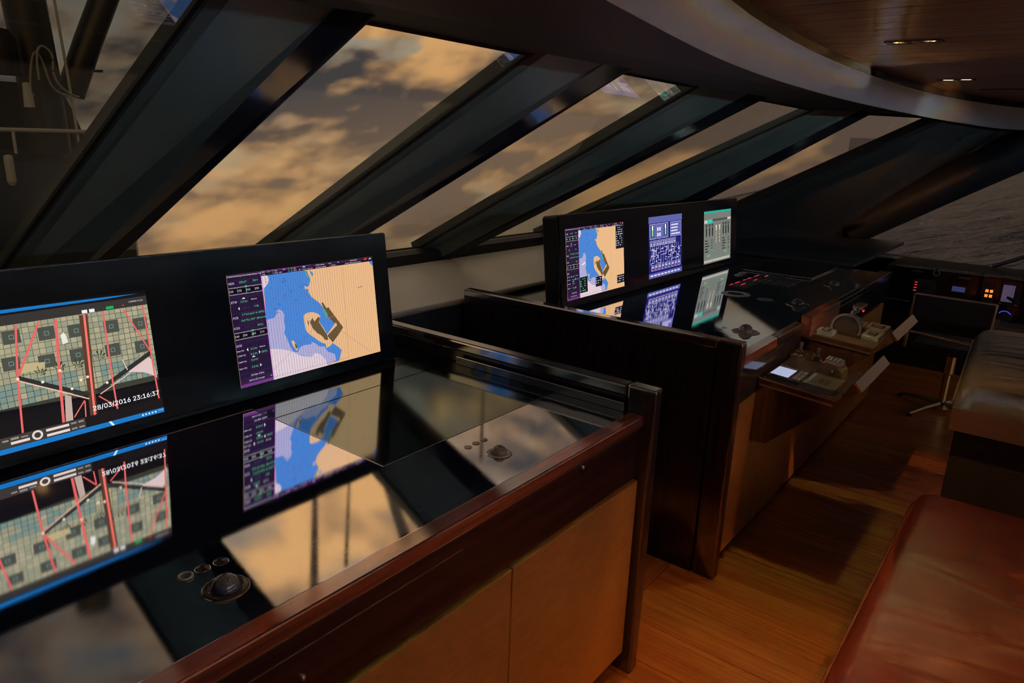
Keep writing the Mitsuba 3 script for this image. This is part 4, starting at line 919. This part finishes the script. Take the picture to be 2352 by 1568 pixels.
put('plate', rbox(-.395, -.322, YN - .012, YN - .006, .575, .735, .003), CASE, k)
for a in range(2):
    for b in range(2): put('key', rbox(-.381 + .028 * a, -.361 + .028 * a, YN - .0155, YN - .0125, .628 + .036 * b, .650 + .036 * b, .0012), SCREEN, k, emit=np.array(lin(255, 150, 62)), weight=.02)
put('word', vtext('oFF', -.378, .704, .016, YN - .0126), SCREEN, k, emit=np.array(lin(255, 40, 70)), weight=.02)
k = thing('card_socket', 'square pale socket plate under the orange keypad', 'socket')
put('plate', prism(sbox(-.405, .500, -.330, .562).difference(sbox(-.390, .492, -.348, .546)), 'y', YN - .012, YN - .006), CASE2, k)
put('slot', box(-.389, -.349, YN - .008, YN - .0065, .502, .545), RUBBER, k)
k = thing('radar_handset', 'small grey screen with a black handset across its corner, on the far counter', 'screen')
put('frame', rbox(-.292, -.17, YN - .012, YN - .006, .585, .752, .003), CASE, k)
put('screen', box(-.278, -.205, YN - .0136, YN - .0124, .612, .735), SCREEN, k, emit=np.array(lin(70, 62, 84)), weight=.02)
put('handset', tube([(-.243, YN - .03, .650), (-.20, YN - .035, .632), (-.16, YN - .03, .615)], [.008, .014, .010], 12), RUBBER, k, smooth=True)
for x in (-.286, -.19): put('button', rbox(x, x + .018, YN - .0145, YN - .0125, .592, .600, .001), GREYKEY, k)
k = thing('blue_lamp', 'round black lamp with a blue glowing rim above the leaf of the counter', 'lamp')
put('disc', lathe([(0, .010), (.040, .010), (.046, 0), (0, 0)], (-.235, YN - .007, .505), 32, (0, -1, 0)), CASE, k)
put('rim', tube([(-.235 + .040 * math.cos(a), YN - .018, .505 + .040 * math.sin(a)) for a in np.linspace(.5, 2.6, 14)], .0035, 6), SCREEN, k, emit=np.array(lin(60, 70, 220)), weight=.02)
k = thing('handrail', 'slanting steel handrail rising above the right end of the counter', 'rail')
put('tube', tube([(-.40, 6.72, .793), (-.2, 6.70, .90), (-.05, 6.68, .985), (.4, 6.62, 1.22)], .016, 12), add_mat('m_rail', mirror((.30, .33, .42), .2)), k, smooth=True)
put('foot', lathe([(0, .02), (.03, .018), (.03, 0), (0, 0)], (.4, 6.62, 1.19), 20), STEEL, k)
k = thing('grab_ring', 'small steel ring hanging from the top edge of the counter panel', 'ring')
tor = trimesh.creation.torus(.020, .003, 28, 8); tor.apply_transform(trimesh.transformations.rotation_matrix(math.pi / 2, (1, 0, 0))); tor.apply_translation((-.712, YN - .014, .760)); put('ring', tor, STEEL, k, smooth=True)
put('bracket', rbox(-.722, -.702, YN - .016, YN - .005, .778, .798, .002), CASE, k)

# ------------------------------------------------------------------ leather benches
def cushion(x0, x1, y0, y1, z0, z1, r, wob, seed, skew=0., nx=56, ny=150, crease=()):
    """An upholstered slab: a rounded box whose top bulges and wrinkles."""
    def sup(t): return np.sign(t) * np.abs(t) ** 1.0
    out = []
    per = []
    for i in range(nx + 1): per.append((i / nx, 0))
    u = np.r_[0, r * (1 - np.cos(np.linspace(0, np.pi / 2, 7))), np.linspace(x0 + r, x1 - r, nx - 14)[1:-1] - x0, (x1 - x0) - r * (1 - np.cos(np.linspace(np.pi / 2, 0, 7))), x1 - x0]
    w = np.r_[0, r * (1 - np.cos(np.linspace(0, np.pi / 2, 7))), np.linspace(y0 + r, y1 - r, ny - 14)[1:-1] - y0, (y1 - y0) - r * (1 - np.cos(np.linspace(np.pi / 2, 0, 7))), y1 - y0]
    U, W = np.meshgrid(u, w, indexing='ij')
    ex = np.clip(np.maximum(r - U, U - (x1 - x0 - r)) / r, 0, 1); ey = np.clip(np.maximum(r - W, W - (y1 - y0 - r)) / r, 0, 1)
    e = np.clip(np.sqrt(ex ** 2 + ey ** 2), 0, 1); drop = r * (1 - np.sqrt(1 - e ** 2))
    X, Y = x0 + U, y0 + W
    bulge = .018 * (1 - (2 * U / (x1 - x0) - 1) ** 4) * (1 - (2 * W / (y1 - y0) - 1) ** 8)
    n = meshkit.fbm(np.stack([X * 3.2 + 2.2 * meshkit.noise(np.stack([X * 2, Y * 3, X * 0], -1), seed), Y * 15, X * 0], -1), 3, seed) - .5
    fold = np.zeros_like(X)
    for (fx, fy, ln, wd, hgt, slope) in crease:
        yy = Y - fy - slope * (X - fx) - .012 * np.sin((X - fx) * 9 + fy * 20)
        fold += hgt * np.exp(-(yy / wd) ** 2) * np.exp(-((X - fx) / ln) ** 2) - .7 * hgt * np.exp(-((yy - wd * 1.7) / wd) ** 2) * np.exp(-((X - fx) / ln) ** 2)
    Z = z1 - drop + (bulge + wob * n + fold) * (1 - e ** 2)
    X = X + skew * (Y - y0)
    top = np.stack([X, Y, Z], -1); nu, nw = X.shape
    idx = np.arange(nu * nw).reshape(nu, nw)
    f = np.concatenate([np.stack([idx[:-1, :-1], idx[1:, :-1], idx[1:, 1:]], -1).reshape(-1, 3), np.stack([idx[:-1, :-1], idx[1:, 1:], idx[:-1, 1:]], -1).reshape(-1, 3)])
    ring = np.r_[idx[:, 0], idx[-1, 1:], idx[-2::-1, -1], idx[0, -2:0:-1]]
    rp = top.reshape(-1, 3)[ring]; low = rp.copy(); low[:, 2] = z0
    v = np.vstack([top.reshape(-1, 3), rp, low]); o = nu * nw; m = len(ring); s = []
    for i in range(m):
        a, b = o + i, o + (i + 1) % m; s += [[a, a + m, b + m], [a, b + m, b]]
    mesh = trimesh.Trimesh(v, np.vstack([f, np.array(s)]), process=False)
    return mesh, rp


CR = [(.02, 1.18, .22, .010, .010, .18), (.10, 1.32, .26, .012, .012, -.10), (.05, 1.46, .20, .009, .009, .22), (.14, 1.62, .24, .012, .010, -.05), (.00, 1.72, .14, .008, .007, .3), (.12, 1.02, .25, .012, .011, .12), (.05, .86, .24, .011, .010, -.1), (.16, 1.88, .24, .014, .009, .15), (.08, 2.08, .2, .012, .006, -.2), (.2, 1.25, .2, .009, .010, .3), (.2, 1.54, .2, .009, .010, .1)]
k = thing('bench', 'near low bench covered in creased oxblood leather along the walkway', 'bench')
cu, rim = cushion(-.236, .62, -1.2, 2.728, .34, .470, .055, .006, 5, crease=CR, ny=330, nx=70)
put('cushion', cu, LEATHER_R, k, smooth=True)
wl = rim[::2].copy(); wl[:, 2] = .418; wl[:, :2] += np.sign(wl[:, :2] - [.19, .7]) * .003
left = np.array([[-.241, y, .418] for y in np.linspace(-1.1, 2.66, 40)] + [[-.235, 2.70, .418], [-.21, 2.728, .418]] + [[x, 2.733, .418] for x in np.linspace(-.18, .58, 10)])
put('piping', tube(left, .0045, 8), LEATHER_R, k, smooth=True)
put('base', box(-.212, .60, -1.15, 2.70, .0, .345), CLOTH, k)

k = thing('high_bench', 'high block bench with a rounded black leather cushion beyond the red bench', 'bench')
cu, rim = cushion(-.205, .62, 2.975, 4.25, .62, .782, .075, .004, 9, skew=-.045, ny=110, nx=60, crease=[(.05, 3.2, .3, .02, .004, .1), (.1, 3.4, .3, .02, .004, -.1), (.0, 3.6, .3, .018, .004, .05)])
put('cushion', cu, LEATHER_B, k, smooth=True)
put('piping', tube([(-.209 - .045 * (y - 2.975), y, .71) for y in np.linspace(3.04, 4.2, 20)], .005, 8), LEATHER_B, k, smooth=True)
put('box', loft([[(-.184, 2.99, 0), (.62, 2.99, 0), (.62, 4.23, 0), (-.236, 4.23, 0)], [(-.184, 2.99, .63), (.62, 2.99, .63), (.62, 4.23, .63), (-.236, 4.23, .63)]]), CLOTH, k)

# ------------------------------------------------------------------ outside
def sea_mesh():
    u = np.asarray(UP); e1 = np.cross(u, [0, 1, 0]); e1 /= np.linalg.norm(e1); e2 = np.cross(u, e1)
    c0 = np.array([0, 0, 1.6]) - u * 6.5
    n_t, rr = 420, np.r_[6 * 1.022 ** np.arange(0, 240), 1800, 4000]
    th = np.linspace(0, 2 * np.pi, n_t, endpoint=False)
    Rr, Th = np.meshgrid(rr, th, indexing='ij')
    a, b = Rr * np.cos(Th), Rr * np.sin(Th)
    h = (.55 * (meshkit.fbm(np.stack([a * .32, b * .5, a * 0], -1), 4, 2) - .5) + .16 * (meshkit.fbm(np.stack([a * 1.4, b * 1.9, a * 0], -1), 3, 8) - .5)) * np.clip(60 / Rr, .1, 1)
    P = c0 + a[..., None] * e1 + b[..., None] * e2 + h[..., None] * u
    m = len(rr); idx = np.arange(m * n_t).reshape(m, n_t); nx = np.roll(idx, -1, 1)
    f = np.concatenate([np.stack([idx[:-1], idx[1:], nx[1:]], -1).reshape(-1, 3), np.stack([idx[:-1], nx[1:], nx[:-1]], -1).reshape(-1, 3)])
    t = trimesh.Trimesh(P.reshape(-1, 3), f, process=False)
    if (t.face_normals[100] @ u) < 0: t.invert()
    return t


put('sea', sea_mesh(), SEA, kind='structure', smooth=True)

k = thing('neighbour_boat', 'dark hull of a moored boat with railings and ropes, seen through the nearest window', 'boat')

hs = [[(-6.6, y, -7.5), (-7.0 + (.5 if y > 3 else 0), y, 1.30), (-7.1, y, 1.38), (-9.5, y, 1.38), (-9.5, y, -7.5)] for y in (-6., 0., 2.6)] + [[(-7.6, 3.22, -7.5), (-7.5, 3.36, 1.34), (-7.6, 3.36, 1.40), (-8.2, 3.36, 1.40), (-8.2, 3.22, -7.5)]]
put('hull', loft(hs), HULL, k)
put('deckhouse', loft([[(-8.3, y, 1.3), (-8.6, y, 2.02), (-9.8, y, 2.02), (-9.8, y, 1.3)] for y in (-6., 3.2)] + [[(-8.7, 3.5, 1.3), (-8.9, 3.42, 1.8), (-9.6, 3.42, 1.8), (-9.6, 3.5, 1.3)]]), MATT, k)
put('rail', tube([(-7.1, -5, 1.54), (-7.1, 0, 1.555), (-7.1, 2.2, 1.565), (-7.1, 2.95, 1.57)], .018, 8), PALE, k)
for yy in (-1.2, .2, 1.6, 2.25, 2.9): put('stanchion', tube([(-7.1, yy, 1.3), (-7.1, yy, 1.45), (-7.1, yy, 1.57)], .013, 8), PALE, k)
put('fender', lathe([(0, .12), (.03, .11), (.035, .08), (.035, -.10), (.02, -.13), (0, -.13)], (-6.98, 2.15, 1.25), 16), PALE, k)
put('fender', lathe([(0, .10), (.03, .09), (.04, -.10), (0, -.11)], (-6.98, 2.36, 1.85), 12), PALE, k)
put('rope', tube(smoothcurve([(-7.05, 2.48, 1.98), (-7.05, 2.49, 2.16), (-7.05, 2.54, 2.25), (-7.05, 2.59, 2.22), (-7.05, 2.60, 2.05), (-7.05, 2.66, 1.92), (-7.05, 2.78, 1.86)], 30), .010, 8), ROPE, k)
put('rope', tube(smoothcurve([(-7.08, 2.44, 1.86), (-7.08, 2.45, 2.10), (-7.08, 2.50, 2.20), (-7.08, 2.545, 2.10), (-7.08, 2.58, 1.95), (-7.08, 2.70, 1.86)], 30), .009, 8), ROPE, k)
put('winch', lathe([(0, .16), (.05, .15), (.09, .09), (.10, 0), (.10, -.2), (0, -.2)], (-7.1, 2.27, 2.2), 20), RUBBER, k)
put('mast', tube([(-7.3, 2.60, .9), (-7.3, 2.565, 2.1), (-7.3, 2.50, 3.4), (-7.3, 2.4, 5)], .165, 24), MASTM, k, smooth=True)
put('track', tube([(-7.15, 2.78, 1.2), (-7.15, 2.745, 2.1), (-7.15, 2.68, 3.4)], .012, 8), PALE, k)
put('spar', tube([(-7.4, 2.85, 1.9), (-7.4, 3.05, 2.36), (-7.4, 3.4, 3.1), (-7.4, 3.9, 4.2)], .115, 20), MASTM, k, smooth=True)
put('end_fitting', tube([(-7.4, 2.9, 2.05), (-7.4, 3.0, 2.11), (-7.4, 3.15, 2.12)], .012, 8), MASTM, k)
for i, (a, b, r, lab) in enumerate((((-2.93, 2.05, 2.72), (-5.6, 4.0, 3.75), .028, 'dark spar of the yacht standing forward outside the windscreen, broadest of its rigging'),
                                    ((-3.0, 2.34, 2.60), (-4.7, 3.73, 3.2), .012, 'thin wire stay outside the windscreen beside the spar'),
                                    ((-2.9, 2.74, 2.58), (-4.6, 4.07, 3.2), .040, 'thick dark stay outside the second clear pane of the windscreen'),
                                    ((-3.36, 4.0, 2.60), (-5.44, 6.49, 3.2), .016, 'thin wire stay outside the third clear pane of the windscreen'))):
    k = thing('stay', lab, 'rigging')
    a, b = np.array(a), np.array(b); d = (b - a) / np.linalg.norm(b - a)
    put('wire', tube([a, (a + b) / 2, b, b + d * 1.6], r, 10), MASTM, k, smooth=True)
